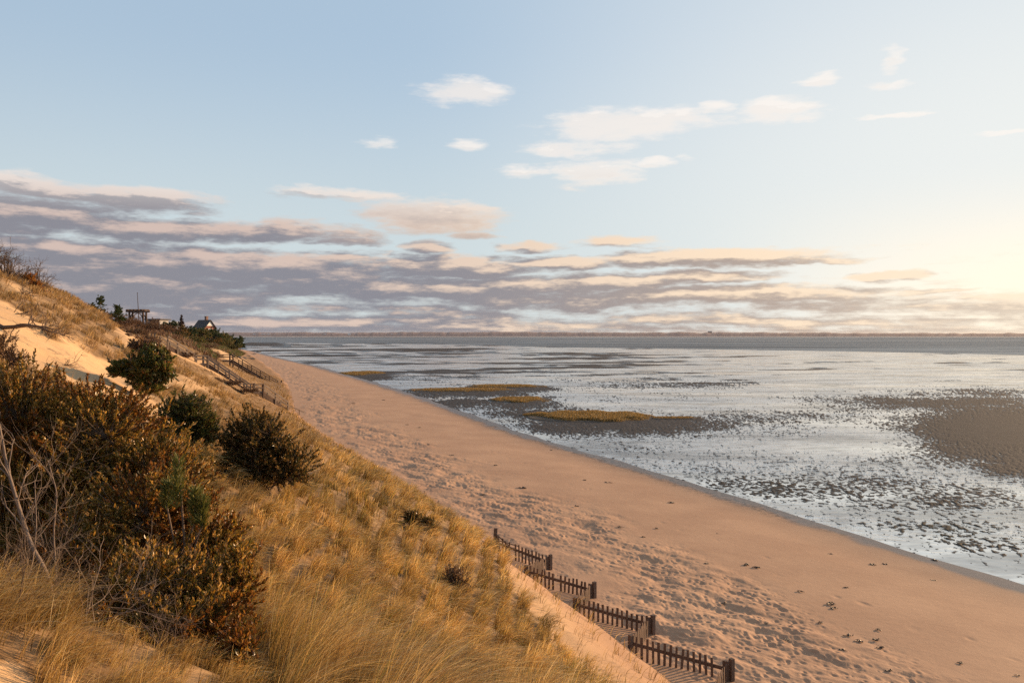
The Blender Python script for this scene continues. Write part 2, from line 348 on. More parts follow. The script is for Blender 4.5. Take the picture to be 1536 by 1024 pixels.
    lit = nt.math('MAXIMUM', lit, nt.math('MULTIPLY', high, 0.9)); lit = nt.math('MAXIMUM', lit, nt.math('MULTIPLY', nt.math('MULTIPLY', nt.ramp(el, 5.6, 7.6), nt.ramp(az, -18.0, -9.0)), nt.ramp(d0, 1.6, 0.3, 0.55, 0.95)))
    shade = nt.mix(nt.ramp(az, -12.0, 30.0), rgba(SKY['cshL']), rgba(SKY['cshR']))
    lightc = nt.mix(nt.ramp(az, -25.0, 24.0), rgba(SKY['cliL']), rgba(SKY['cliR']))
    lightc = nt.mix(high, lightc, rgba(SKY['chigh']))
    cc = nt.mix(lit, shade, lightc)
    alpha = nt.math('MULTIPLY', alpha, nt.math('MULTIPLY_ADD', nt.ramp(az, 14.0, 46.0), -0.50, 1.0))
    alpha = nt.math('MULTIPLY', alpha, nt.math('MULTIPLY_ADD', high, -0.30, 0.97))
    base = nt.mix(nt.ramp(el, 26.0, 75.0, 0, 0.55), base, (1.0, 1.4, 2.0, 1)); base = nt.mix(nt.ramp(cs, 0.15, -0.9, 0, 0.45), base, (1.2, 1.3, 1.6, 1))
    col = nt.mix(alpha, base, cc)
    nt.set(bg.inputs[0], col); bg.inputs[1].default_value = SKY['strength']
    w.cycles.sampling_method = 'MANUAL'; w.cycles.sample_map_resolution = 512
SKY = dict(gain=(2.75, 3.4, 4.1), gamma=0.16, veilc=(6.1, 6.2, 6.0), low=(4.5, 5.05, 5.1), lowR=(8.3, 7.2, 5.5), cshL=(1.75, 1.73, 2.0), cshR=(3.6, 2.8, 2.25),
           cliL=(4.5, 3.5, 3.1), cliR=(7.0, 5.5, 4.0), chigh=(7.3, 6.6, 6.0), strength=0.092)
def build_sun():
    l = bpy.data.lights.new('sun', 'SUN'); l.energy = 5.0; l.angle = math.radians(0.6); l.color = (1.0, 0.67, 0.38)
    o = bpy.data.objects.new('sun', l); COL.objects.link(o); o.location = (60, 40, 40)
    from mathutils import Vector
    s = Vector((math.sin(SUN_AZ) * math.cos(SUN_EL), math.cos(SUN_AZ) * math.cos(SUN_EL), math.sin(SUN_EL)))
    o.rotation_euler = (-s).to_track_quat('-Z', 'Y').to_euler()
def build_camera():
    c = bpy.data.cameras.new('camera'); c.lens = F * 36.0 / 1536.0; c.sensor_width = 36; c.sensor_fit = 'HORIZONTAL'; c.clip_start = 0.1; c.clip_end = 30000
    c.shift_y = -12.0 / 1536.0
    o = bpy.data.objects.new('camera', c); COL.objects.link(o); o.location = (0, 0, CZ); o.rotation_euler = (math.pi / 2, 0, 0); scene.camera = o
build_world(); build_sun(); build_camera()
vs = scene.view_settings; vs.view_transform = 'Standard'; vs.look = 'None'; vs.exposure = 0.67; vs.gamma = 1.0; vs.use_curve_mapping = False
# ------------------------------------------------------------------ the setting: dune, beach, flats, water, far shore
def grid_faces(nr, nc, keep):
    i = np.arange(nr - 1)[:, None] * nc + np.arange(nc - 1)[None]
    q = np.stack([i, i + 1, i + nc + 1, i + nc], -1)
    return q[keep]
def build_grid(name, X, Y, Z, keep_v, mat, C=None, smooth=True):
    nr, nc = X.shape
    keep = keep_v[:-1, :-1] | keep_v[1:, :-1] | keep_v[:-1, 1:] | keep_v[1:, 1:]
    q = grid_faces(nr, nc, keep); u, inv = np.unique(q, return_inverse=True)
    V = np.stack([X.ravel(), Y.ravel(), Z.ravel()], -1)[u]
    Cc = None if C is None else C.reshape(-1, 3)[u]
    return tag(MB().add(V, inv.reshape(-1, 4), C=Cc).build(name, mat, smooth=smooth), kind='structure')

POLY_BARE = [(-60, 452), (0, 450), (60, 482), (120, 520), (165, 548), (235, 598), (262, 640), (205, 622), (120, 585), (40, 552), (-60, 545)]
POLY_BARE2 = [(-60, 1003), (0, 998), (28, 1008), (40, 1030), (35, 1110), (-80, 1110)]
POLY_STRIP = [(738, 812), (764, 868), (808, 930), (858, 990), (900, 1040), (940, 1090), (1110, 1130), (1060, 1000), (960, 960), (870, 890), (800, 838)]
POLY_BARE3 = [(165, 470), (195, 492), (215, 520), (200, 528), (178, 502)]
POLY_BARE4 = [(318, 512), (350, 528), (372, 545), (352, 548), (330, 530)]
def bare(px, py):
    b = inpoly(px, py, POLY_BARE) | inpoly(px, py, POLY_BARE2) | inpoly(px, py, POLY_STRIP) | inpoly(px, py, POLY_BARE3) | inpoly(px, py, POLY_BARE4)
    return b
def cover(X, Y, Z):
    """0..1 how grassy the dune is"""
    px, py = project(X, Y, Z)
    jx = px + 900.0 / np.maximum(Y, 20) * 0.6 * fbm(X * 0.9, Y * 0.9, 3, 200); jy = py + 900.0 / np.maximum(Y, 20) * 0.45 * fbm(X * 0.9, Y * 0.9, 3, 210)
    g = np.where((Y > 0.5) & bare(jx, jy), 0.0, 1.0)
    s = Xf(Y) - X
    g = np.where((Y > 0.5) & inpoly(px, py, POLY_STRIP), np.maximum(g, 0.05), g)
    g = g * sstep(0.2, 1.6, s + 0.8 * fbm(X / 1.5, Y / 1.5, 2, 77))
    up = sstep(400, 300, px + (py - 540) * 0.3) * (py < 660)          # the upper slope: tufts with sand between them
    tuft = sstep(-0.42, 0.02, fbm(X / 2.2, Y / 4.0, 3, 230))
    # the trodden strip under and beside the stairs
    ax, ay, bx, by = -38.6, 87.5, -28.0, 100.5; tt = np.clip(((X - ax) * (bx - ax) + (Y - ay) * (by - ay)) / ((bx - ax)**2 + (by - ay)**2), 0, 1)
    dd = np.hypot(X - ax - tt * (bx - ax), Y - ay - tt * (by - ay)); g = g * (0.08 + 0.92 * sstep(1.2, 2.6, dd))
    return g * (1 - up * (1 - (0.15 + 0.85 * tuft)))

def build_ground():
    # dune: a fan of cells around the viewer, finer close by
    r = np.exp(np.linspace(math.log(0.8), math.log(760), 560)); th = np.radians(np.linspace(-112, 112, 420))
    X = r[:, None] * np.sin(th)[None]; Y = r[:, None] * np.cos(th)[None]
    Z = dune_z(X, Y); zb = beach_z(X, Y)
    C = np.zeros(X.shape + (3,)); C[..., 0] = cover(X, Y, Z)
    px, py = project(X, Y, Z)
    C[..., 1] = 0.8 * ((Y > 15) & inpoly(px, py, [(40, 500), (90, 520), (190, 585), (240, 640), (180, 620), (110, 560), (30, 520)])) * sstep(0.0, 0.35, fbm(X / 1.2, Y / 1.2, 3, 61))
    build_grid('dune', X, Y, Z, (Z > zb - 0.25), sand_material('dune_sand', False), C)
    # beach: cells about the size the camera resolves
    a = (np.linspace(-160, 1760, 1400) - CX) / F; py = np.concatenate([np.linspace(520.5, 1110, 640), np.linspace(1120, 2600, 60)])
    Yr = 11.2 * F / (py - HY); X = a[None] * Yr[:, None]; Y = np.broadcast_to(Yr[:, None], X.shape)
    Z = beach_z(X, Y, True); zd = dune_z(X, Y)
    xw = Xw(Y); u = (X - Xf(Y)) / (xw - Xf(Y)); dw = xw - X
    C = np.zeros(X.shape + (3,))
    C[..., 0] = 0.85 * sstep(1.6 + 0.02 * Y, 0.0, dw + 0.8 * fbm(X / 2, Y / 4, 3, 55) * (1 + Y / 80)) + 0.42 * sstep(7, 0.8, dw + 1.2 * fbm(X / 5, Y / 9, 2, 57))
    rock = sstep(40, 60, Y) * sstep(150, 110, Y)
    C[..., 1] = np.exp(-((dw - 0.9 - 0.5 * noise(Y / 7, Y * 0, 11)) / (0.8 + 0.9 * rock))**2) * (0.30 + 0.9 * rock)
    build_grid('beach', X, Y, Z, (Z > zd - 0.3) & (dw > -6 - Y * 0.05), sand_material('beach_sand', True), C)

# exposed parts of the tidal flat: (px, py, rx, ry, height) on the ground, found from the photo
FLATS = [(1520, 650, 135, 38, 2.6), (1555, 690, 90, 24, 1.8), (1430, 604, 190, 11, 1.1), (1280, 600, 110, 7, .65), (1480, 588, 160, 8, .5), (1180, 625, 140, 8, .4), (1130, 652, 150, 13, .42),
         (930, 640, 190, 14, 1.4), (700, 605, 120, 9, 1.3), (800, 620, 90, 9, 1.0), (640, 590, 60, 6, 1.0), (1180, 730, 240, 20, .36), (1440, 745, 130, 22, .3), (1010, 705, 150, 14, .25), (1480, 815, 110, 18, .45),
         (1400, 790, 120, 10, .45), (1040, 575, 130, 6, .6), (1000, 600, 90, 5, .4), (930, 560, 140, 5, .5), (1250, 545, 200, 4, .45), (780, 555, 150, 4, .5)]
MARSH = [(886, 634, 624, 102, 9.5, 0.62), (1012, 629, 623, 42, 2.4, 0.22), (780, 604, 599, 50, 5.0, 0.5), (690, 588, 583, 88, 3.5, 0.45), (758, 582, 576, 62, 3.0, 0.45), (543, 563, 560, 36, 3.5, 0.5)]
def mud_z(X, Y):
    px, py = project(X, Y, np.zeros_like(X)); lod = sstep(420, 120, Y); far = sstep(110, 300, Y)
    b = np.full(X.shape, -0.40)
    wx = px + 38 * fbm(X / 9, Y / 16, 3, 301); wy = py + 7 * fbm(X / 9, Y / 16, 3, 311)
    for cx, cy, rx, ry, h in FLATS:
        q = ((wx - cx) / rx)**2 + ((wy - cy) / ry)**2; b = np.maximum(b, -0.50 + (h + 0.35) * np.exp(-0.9 * q))
    for cx, cy, ct, rx, ry, h in MARSH:
        q = ((px - cx - rx * .1) / (rx * 1.12))**2 + ((py - cy - 0.4 * ry) / (ry * 1.7))**2; b = np.maximum(b, -0.4 + 1.3 * np.exp(-0.7 * q**2))
    big = fbm(X / 7.0, Y / 13.0, 3, 320)
    wq = fbm(X / 3.0, Y / 4.0, 2, 333); rip = fbm(X / 0.45 + 1.4 * wq, Y / 0.62 + 1.4 * wq, 4, 330, 0.7); rip2 = fbm(X / 2.2, Y / 4.5, 3, 340)
    tx = X / Y; q = 5000.0 / Y + 5.0 * tx; bars = fbm(tx * 4.0 + 2.0, q, 4, 350, 0.7); bars = bars * 3.2 + 0.22 - 0.75 * sstep(0.0, 0.45, tx) + 0.25 * sstep(0.05, -.2, tx)
    tongue = np.maximum(0, fbm(X / 20, Y / 30, 2, 360)) * .5
    v = b + (1 - far) * (0.45 * big + lod * 2.5 * rip + 0.5 * rip2) + far * (bars + 0.25 * fbm(X / 20, Y / 10, 2, 370)) + 0.0 * tongue
    calm = np.exp(-(((px - 1230) / 190)**2 + ((py - 660) / 17)**2)) + 0.8 * np.exp(-(((px - 1050) / 170)**2 + ((py - 603) / 9)**2))
    v = v - 0.8 * calm
    xw = Xw(Y); v = v - 0.30 * np.exp(-((X - xw) / (1.8 + Y * 0.03))**2)
    return np.clip(v, -1.2, 1.2) * 0.05, v
def sea_edge(t):
    """distance at which the flats give way to open water, by bearing (x/y)"""
    return np.interp(t, [-.75, -.3, -.1, 0.05, 0.25, 0.45, 0.64, 0.9], [1150, 1020, 880, 690, 600, 520, 440, 380])
def build_water():
    a = np.linspace(-0.62, 0.84, 1180)
    py = np.linspace(512, 1100, 640); Yr = CZ * F / (py - HY); X = a[None] * Yr[:, None]; Y = np.broadcast_to(Yr[:, None], X.shape)
    Z, v = mud_z(X, Y); xw = Xw(Y)
    keep = (X > xw - 0.8 - Y * 0.004) & (Y < sea_edge(a)[None] * 1.03)
    C = np.zeros(X.shape + (3,)); C[..., 0] = sstep(0.1, 0.9, v)
    px, pyy = project(X, Y, Z * 0); C[..., 1] = np.exp(-(((px - 1450) / 160)**2 + ((pyy - 800) / 35)**2)) + .5 * np.exp(-(((px - 1100) / 260)**2 + ((pyy - 740) / 25)**2))
    m, nt, out = material('mud'); pos = geo_pos(nt); s = nt.new('ShaderNodeSeparateColor'); nt.set(s.inputs[0], attr(nt, 'col'))
    n1 = nt.noise(nt.vmath('MULTIPLY', pos, (0.6, 0.35, 1)), 1.0, 6, 0.65)
    c = nt.mix(nt.ramp(n1, 0.3, 0.7), (0.030, 0.024, 0.0225, 1), (0.052, 0.041, 0.037, 1)); c = nt.mix(nt.math('MULTIPLY', s.outputs[1], 0.7, clamp=True), c, (0.028, 0.025, 0.012, 1))
    p = bsdf(nt, c, nt.ramp(s.outputs[0], 0.0, 0.5, 0.35, 0.8), 0.15, bump(nt, nt.noise(nt.vmath('MULTIPLY', pos, (1.0, 0.5, 1)), 3.0, 5, 0.65), 0.5, 0.05)); nt.l.new(p.outputs[0], out.inputs[0])
    build_grid('mud_flat', X, Y, Z, keep, m, C)
    # shallow water lying over the flat, up to the open sea
    def water_mat(name, deep):
        m, nt, out = material(name); pos = geo_pos(nt)
        rip = nt.noise(nt.vmath('MULTIPLY', pos, (0.5, 1.0, 1.0)), 0.35 if deep else 2.0, 4, 0.6, dim='2D'); big = nt.noise(nt.vmath('MULTIPLY', pos, (0.05, 0.16, 1.0)), 0.5 if not deep else 0.12, 4, 0.55, dim='2D')
        patch = nt.ramp(big, 0.40, 0.62)
        bs = nt.new('ShaderNodeBump'); nt.set(bs.inputs['Height'], rip); bs.inputs['Distance'].default_value = 0.28 if not deep else 0.6
        nt.set(bs.inputs['Strength'], nt.math('MULTIPLY_ADD', patch, 0.55 if not deep else 0.3, 0.10 if not deep else 0.55))
        gl = nt.new('ShaderNodeBsdfGlossy'); gl.inputs['Color'].default_value = (1.0, 0.975, 0.94, 1) if not deep else (0.74, 0.74, 0.74, 1); gl.inputs['Roughness'].default_value = 0.10 if not deep else 0.25
        nt.l.new(bs.outputs[0], gl.inputs['Normal'])
        df = nt.new('ShaderNodeBsdfDiffuse'); df.inputs[0].default_value = (0.05, 0.055, 0.06, 1) if deep else (0.09, 0.085, 0.085, 1)
        fr = nt.new('ShaderNodeFresnel'); fr.inputs[0].default_value = 1.45 if deep else 2.2; nt.l.new(bs.outputs[0], fr.inputs[1])
        if deep:
            st = nt.noise(nt.vmath('MULTIPLY', pos, (0.0016, 0.012, 1.0)), 1.0, 6, 0.65, dim='2D'); fine = nt.noise(nt.vmath('MULTIPLY', pos, (0.02, 0.06, 1.0)), 1.0, 4, 0.7, dim='2D')
            nt.set(df.inputs[0], nt.mix(nt.ramp(fine, 0.35, 0.65), (0.012, 0.014, 0.018, 1), (0.085, 0.088, 0.095, 1)))
        else:
            st = nt.noise(nt.vmath('MULTIPLY', pos, (0.05, 0.16, 1.0)), 1.0, 7, 0.68, dim='2D'); fine = nt.noise(nt.vmath('MULTIPLY', pos, (0.5, 0.9, 1.0)), 1.0, 3, 0.6, dim='2D')
        f = nt.math('MULTIPLY_ADD', fr.outputs[0] if not deep else nt.math('MULTIPLY', fr.outputs[0], nt.ramp(st, 0.32, 0.68, 0.55, 1.5)), 0.38 if not deep else 0.42, 0.64 if not deep else 0.0, clamp=True)
        if not deep:     # wind-ruffled lanes mirror less of the sky than slicks do
            f = nt.math('MULTIPLY', f, nt.math('MULTIPLY', nt.ramp(st, 0.36, 0.56, 0.66, 1.04), nt.ramp(fine, 0.3, 0.6, 0.80, 1.03)), clamp=True)
        mx = nt.new('ShaderNodeMixShader'); nt.set(mx.inputs[0], f); nt.l.new(df.outputs[0], mx.inputs[1]); nt.l.new(gl.outputs[0], mx.inputs[2]); nt.l.new(mx.outputs[0], out.inputs[0]); return m
    t = np.linspace(-1.0, 1.05, 281); e = sea_edge(t)
    k = np.concatenate([np.linspace(0, 1, 60)]); near = np.full_like(t, 12.0)
    Yg = near[None] * (e / near)[None]**k[:, None]; Xg = t[None] * Yg
    keep = Xg > Xw(Yg) - 1.5 - Yg * 0.02
    build_grid('tidal_water', Xg, Yg, np.zeros_like(Xg), keep, water_mat('shallow_water', False), smooth=False)
    fa = np.full_like(t, 9000.0); Yg = e[None] * (fa / e)[None]**k[:, None]; Xg = t[None] * Yg
    build_grid('sea', Xg, Yg, np.zeros_like(Xg), np.ones(Xg.shape, bool), water_mat('sea_water', True), smooth=False)
    # base under everything
    b = MB(); b.add([(-9000, -1500, -1.2), (9500, -1500, -1.2), (9500, 9400, -1.2), (-9000, 9400, -1.2)], [(0, 1, 2, 3)])
    tag(b.build('ground', plain_material('seabed', (0.2, 0.17, 0.14), (0.14, 0.12, 0.1), 0.01)), kind='structure')
def build_far_shore():
    Y0 = 2900.0
    t = np.linspace(-0.75, 0.95, 900); n = len(t)
    hgt = 11 + (1.6 + 1.0 * np.exp(-((t + 0.02) / 0.10)**2) - 1.2 * sstep(0.2, 0.7, t)) / F * (Y0 + 350) + 4.0 * fbm(t * 40, t * 0, 4, 400, 0.6) + 2.5 * fbm(t * 12, t * 0 + 3, 2, 410)
    prof = [(0, 0.0), (40, 0.5), (130, 0.75), (350, 1.0), (700, 0.6), (900, -0.05)]
    X = np.stack([t * (Y0 + d) for d, h in prof]); Y = np.stack([np.full(n, Y0 + d) for d, h in prof])
    Z = np.stack([hgt * h + 0.4 for d, h in prof]); Z += np.array([0, 1.5, 3, 3, 1, 0])[:, None] * fbm(t * 70, t * 0 + 9, 3, 420)[None]
    build_grid('far_hills', X, Y, Z, np.ones(X.shape, bool), plain_material('far_woods', (0.19, 0.135, 0.13), (0.27, 0.19, 0.175), 0.02, 0.95, 0.1, 0.0))  # woods coloured paler and mauve, so some distance haze is in the colour
    X = np.stack([t * (Y0 - 60), t * (Y0 + 4)]); Y = np.stack([np.full(n, Y0 - 60), np.full(n, Y0 + 4)]); Z = np.stack([np.full(n, 0.02), 1.6 + 0.9 * fbm(t * 120, t * 0, 3, 430)])
    build_grid('far_beach', X, Y, Z, np.ones(X.shape, bool), plain_material('far_sand', (0.55, 0.42, 0.33), (0.42, 0.33, 0.28), 0.01, 0.9, 0.1, 0.0))
def build_haze():
    m, nt, out = material('haze_air'); v = nt.new('ShaderNodeVolumePrincipled'); v.inputs['Color'].default_value = (0.93, 0.88, 0.88, 1); v.inputs['Density'].default_value = 3.0e-5; v.inputs['Anisotropy'].default_value = 0.2
    nt.l.new(v.outputs[0], out.inputs['Volume']); mb = MB(); mb.box((250, 3950, 10.5), (18800, 11100, 25.4)); tag(mb.build('haze', m, col=False), 'thin evening haze over the bay', 'haze', kind='stuff')
build_haze(); build_ground(); build_water(); build_far_shore()
# ------------------------------------------------------------------ vegetation
M_LEAF = leaf_material('glossy_leaf', 0.34, 0.5, 0.45)
M_GRASS = leaf_material('dry_grass', 0.55, 0.3, 0.40)
M_FAR = leaf_material('far_leaf', 0.7, 0.2, 0.25)
M_NEEDLE = leaf_material('pine_needle', 0.5, 0.3, 0.2)
M_BARK = wood_material('shrub_bark', (0.13, 0.085, 0.06), (0.20, 0.14, 0.10), 20)
M_PALE = wood_material('pale_bark', (0.27, 0.20, 0.155), (0.18, 0.13, 0.10), 20)
M_DEAD = wood_material('dead_wood', (0.09, 0.06, 0.045), (0.16, 0.11, 0.08), 14)

def pick(pal, n, jit=0.18, rng=R):
    """n colours out of a weighted palette [(weight, rgb)]"""
    w = np.array([p[0] for p in pal], float); k = rng.choice(len(pal), n, p=w / w.sum()); c = np.array([p[1] for p in pal])[k]
    return np.clip(c * (1 + jit * rng.standard_normal((n, 1))), 0.004, 0.9)
BAY = [(3.5, (0.137, 0.113, 0.028)), (3, (0.263, 0.162, 0.036)), (2.8, (0.434, 0.242, 0.050)), (1.5, (0.570, 0.334, 0.095)), (1.2, (0.172, 0.070, 0.022)), (.9, (0.593, 0.388, 0.179))]
BAYRED = [(3, (0.251, 0.102, 0.025)), (2, (0.160, 0.064, 0.019)), (1.2, (0.410, 0.205, 0.048)), (1.5, (0.114, 0.091, 0.023))]
DARKG = [(3, (0.067, 0.061, 0.024)), (2, (0.110, 0.079, 0.024)), (1.2, (0.183, 0.098, 0.037)), (.8, (0.293, 0.183, 0.073)), (1, (0.32, 0.18, 0.07))]
OLIVE = [(3, (0.091, 0.104, 0.030)), (2, (0.134, 0.122, 0.037)), (1, (0.244, 0.183, 0.061)), (.8, (0.183, 0.085, 0.037))]
BRUSH = [(3, (0.15, 0.085, 0.055)), (2, (0.20, 0.12, 0.075)), (1, (0.11, 0.065, 0.05)), (1, (0.25, 0.16, 0.09))]
EVERG = [(3, (0.035, 0.055, 0.022)), (2, (0.055, 0.075, 0.025)), (1, (0.09, 0.095, 0.03))]
STRAW = [(4, (0.43, 0.265, 0.085)), (3, (0.58, 0.39, 0.16)), (2, (0.28, 0.15, 0.045)), (1.6, (0.17, 0.085, 0.027)), (1.0, (0.19, 0.165, 0.04)), (1.1, (0.68, 0.50, 0.27))]

def leaves(mb, P, D, L, Wd, C, rng=R, fold=0.25):
    """leaf blades from points P along directions D (each two quads folded on the midrib)"""
    n = len(P); D = norm(D); rnd = norm(rng.standard_normal((n, 3))); S = norm(np.cross(D, rnd)); N = np.cross(S, D)
    L = np.broadcast_to(L, (n,))[:, None]; Wd = np.broadcast_to(Wd, (n,))[:, None]
    up = N * Wd * fold * 2; dr = N * L * -0.12
    v = np.stack([P, P + D * L * .35 - S * Wd * .5 + up, P + D * L * .75 - S * Wd * .42 + up + dr * .5, P + D * L + dr, P + D * L * .75 + S * Wd * .42 + up + dr * .5, P + D * L * .35 + S * Wd * .5 + up], 1)
    i = np.arange(n)[:, None] * 6
    q = np.concatenate([i + np.array([[0, 1, 2, 3]]), i + np.array([[0, 3, 4, 5]])])
    mb.add(v.reshape(-1, 3), q, C=np.repeat(C, 6, 0))
def blades(mb, P, Hh, lean, Wd, C, droop, rng=R, K=3):
    """grass blades: K bent segments ending in a point; droop 0 stands up, 1 arches over"""
    n = len(P); lean3 = np.concatenate([lean, np.zeros((n, 1))], 1); up = np.array([0, 0, 1.0])
    side = norm(np.cross(lean3 + 1e-6, up) + 0.35 * rng.standard_normal((n, 3))); H = Hh[:, None]; d = droop[:, None]
    t = np.linspace(0, 1, K + 1)
    ctr = [P + H * (up * (x * (1 - 0.12 * d) - 0.58 * d * x**2.6) + lean3 * d * (0.30 * x + 0.62 * x**2)) for x in t]
    wid = np.sqrt(np.maximum(1 - t, 0)) * 0.5; tint = 0.5 + 1.15 * t      # brown sheath to straw tip, plus sunlit golden highlights coloured into the tips
    w = Wd[:, None] * side; rows = []; cols = []
    for k in range(K): rows += [ctr[k] - w * wid[k], ctr[k] + w * wid[k]]; cols += [C * tint[k]] * 2
    rows.append(ctr[K]); cols.append(C * tint[K]); m = 2 * K + 1
    i = np.arange(n)[:, None] * m
    q = np.concatenate([i + np.array([[2 * k, 2 * k + 1, 2 * k + 3, 2 * k + 2]]) for k in range(K - 1)])
    mb.add(np.stack(rows, 1).reshape(-1, 3), q, i + np.array([[m - 3, m - 2, m - 1]]), C=np.stack(cols, 1).reshape(-1, 3))

def canopy_points(ells, n, rng, shell=0.42):
    vol = np.array([e[3] * e[4] * e[5] for e in ells])**0.75; k = rng.choice(len(ells), n, p=vol / vol.sum()); E = np.array(ells)[k]
    d = norm(rng.standard_normal((n, 3))); d[:, 2] = np.where(d[:, 2] < -0.55, -d[:, 2], d[:, 2])
    r = rng.random(n)**shell
    lump = 1 + 0.28 * noise(d[:, 0] * 2.6 + k * 7.7, d[:, 1] * 2.6 + d[:, 2] * 3.1, 900 + len(ells))
    return E[:, :3] + d * E[:, 3:6] * (r * lump)[:, None], d
def shrub(name, label, base, ells, ntwig, nleaf, L, Wd, pal, seed, group=None, twig=0.22, bark=None, leafmat=None, cat='shrub', stems=9, pal2=None, twigs_drawn=1.0, up=0.35):
    """woody stems fanning from the base, twigs, and leaves in whorls along the twig ends; ells are world-space lumps of the crown"""
    rng = np.random.default_rng(seed); root = empty(name, base, label, cat, group); base = np.array(base, float)
    T, d = canopy_points(ells, ntwig, rng); T = T + d * (np.array([e[3] for e in ells]).mean() * (0.20 if stems < 20 else 0.09) * rng.standard_normal((len(T), 1))) * [1, 1, 1.1]
    g = ground_z(T[:, 0], T[:, 1]); T[:, 2] = np.maximum(T[:, 2], g + 0.04)
    size = np.mean([e[3] for e in ells]); wb = MB(); nodes = []
    for e in ells:                                   # limbs
        for k in range(max(2, stems // len(ells))):
            tip = np.array(e[:3]) + norm(rng.standard_normal(3)) * np.array(e[3:6]) * 0.55; tip[2] = max(tip[2], base[2] + .1)
            b0 = base + np.array([*(rng.standard_normal(2) * 0.12 * size), -0.05]); mid = b0 * .5 + tip * .5 + rng.standard_normal(3) * 0.10 * size + np.array([0, 0, -.05 * size])
            s = np.linspace(0, 1, 9)[:, None]; c = (1 - s)**2 * b0 + 2 * s * (1 - s) * mid + s**2 * tip
            c[1:-1] += rng.standard_normal((7, 3)) * 0.025 * size
            wb.tube(c, np.linspace(0.028, 0.007, 9) * size**0.7, 5); nodes.append(c[3:])
    nodes = np.concatenate(nodes)
    j = np.argmin(((T[:, None] - nodes[None])**2).sum(-1) + rng.random((len(T), len(nodes))) * (0.15 * size)**2, 1); A = nodes[j]
    td = norm(norm(T - A) * 0.7 + d * 0.5 + np.array([0, 0, up]) + rng.standard_normal((len(T), 3)) * 0.25)
    S = T - td * twig
    sel = rng.random(len(T)) < twigs_drawn; m = int(sel.sum())
    if m:                                            # twigs: three-sided, from limb to tip
        s = np.array([0, .4, .8, 1.0])[None, :, None]; C1 = (S[sel] - td[sel] * 0.1 * size)[:, None]
        P = (1 - s)**2 * A[sel][:, None] + 2 * s * (1 - s) * C1 + s**2 * T[sel][:, None]
        an = np.array([0, 2.094, 4.189]); off = np.stack([np.cos(an), np.sin(an), 0.3 * np.cos(an * 2)], -1)
        rr = (np.array([1, .7, .45, .25]) * 0.0065 * size**0.6)[None, :, None, None]
        V = P[:, :, None] + off[None, None] * rr; i = np.arange(m)[:, None, None, None] * 12; r_ = np.arange(3)[None, :, None, None] * 3; c_ = np.arange(3)[None, None, :, None]
        q = i + r_ + np.concatenate([c_, (c_ + 1) % 3, (c_ + 1) % 3 + 3, c_ + 3], -1); wb.add(V.reshape(-1, 3), q.reshape(-1, 4))
    wb.build('branches', bark or M_BARK, root, smooth=True)
    n = len(T) * nleaf; k = np.repeat(np.arange(len(T)), nleaf); t = np.tile(np.linspace(0, 1, nleaf), len(T)) * twig + rng.random(n) * 0.02
    rad = norm(rng.standard_normal((n, 3)))
    P = T[k] - td[k] * t[:, None]; D = td[k] * 0.75 + rad * 0.7 + np.array([0, 0, 0.35])
    C = pick(pal, n, 0.2, rng)
    if pal2 is not None:                             # some boughs have turned another colour
        f = sstep(-0.05, 0.25, noise(T[:, 0] * 1.4 + 3, T[:, 2] * 1.4 + T[:, 1], seed))[k]; C = np.where((rng.random(n) < f)[:, None], pick(pal2, n, 0.2, rng), C)
    lb = MB(); leaves(lb, P, D, L * (0.65 + 0.6 * rng.random(n)), Wd * (0.7 + 0.5 * rng.random(n)), C, rng)
    lb.build('foliage', leafmat or M_LEAF, root); return root
def ell(px, py, Y, rx, ry, rd=None):
    """lump of crown: centre seen at (px,py) at depth Y, radii given in photo pixels at that depth"""
    c = at(px, py, Y); k = Y / F; return (c[0], c[1], c[2], rx * k, (rd or rx) * k, ry * k)

def branching(mb, p, d, ln, r, depth, rng, curl=0.25, split=3, up=0.15, sides=5):
    """recursive bare limb"""
    k = 6; pts = [np.array(p, float)]; dd = norm(np.array(d, float))
    for i in range(k):
        dd = norm(dd + rng.standard_normal(3) * curl * 0.35 + np.array([0, 0, up * 0.12])); pts.append(pts[-1] + dd * ln / k)
    pts = np.array(pts); mb.tube(pts, np.linspace(r, r * 0.55, k + 1), sides if r > 0.004 else 3)
    if depth <= 0: return
    for i in range(split):
        q = rng.integers(2, k + 1); nd = norm(norm(pts[q] - pts[q - 1]) + rng.standard_normal(3) * 0.62 + np.array([0, 0, up]))
        branching(mb, pts[q], nd, ln * (0.5 + 0.25 * rng.random()), r * 0.55, depth - 1, rng, curl, split, up, sides)
def bare_shrub(name, label, base, dirs, ln, r, depth, seed, mat, group=None, curl=0.3, split=3, up=0.15, cat='bare shrub', part='branches'):
    rng = np.random.default_rng(seed); mb = MB()
    root = empty(name, base, label, cat, group)
    for k, d in enumerate(dirs):
        branching(mb, np.array(base) + np.array([0, 0, -0.05]) + rng.standard_normal(3) * np.array([.04, .04, 0]), d, ln * (0.75 + 0.5 * rng.random()), r, depth, rng, curl, split, up)
    mb.build(part, mat, root, smooth=True); return root

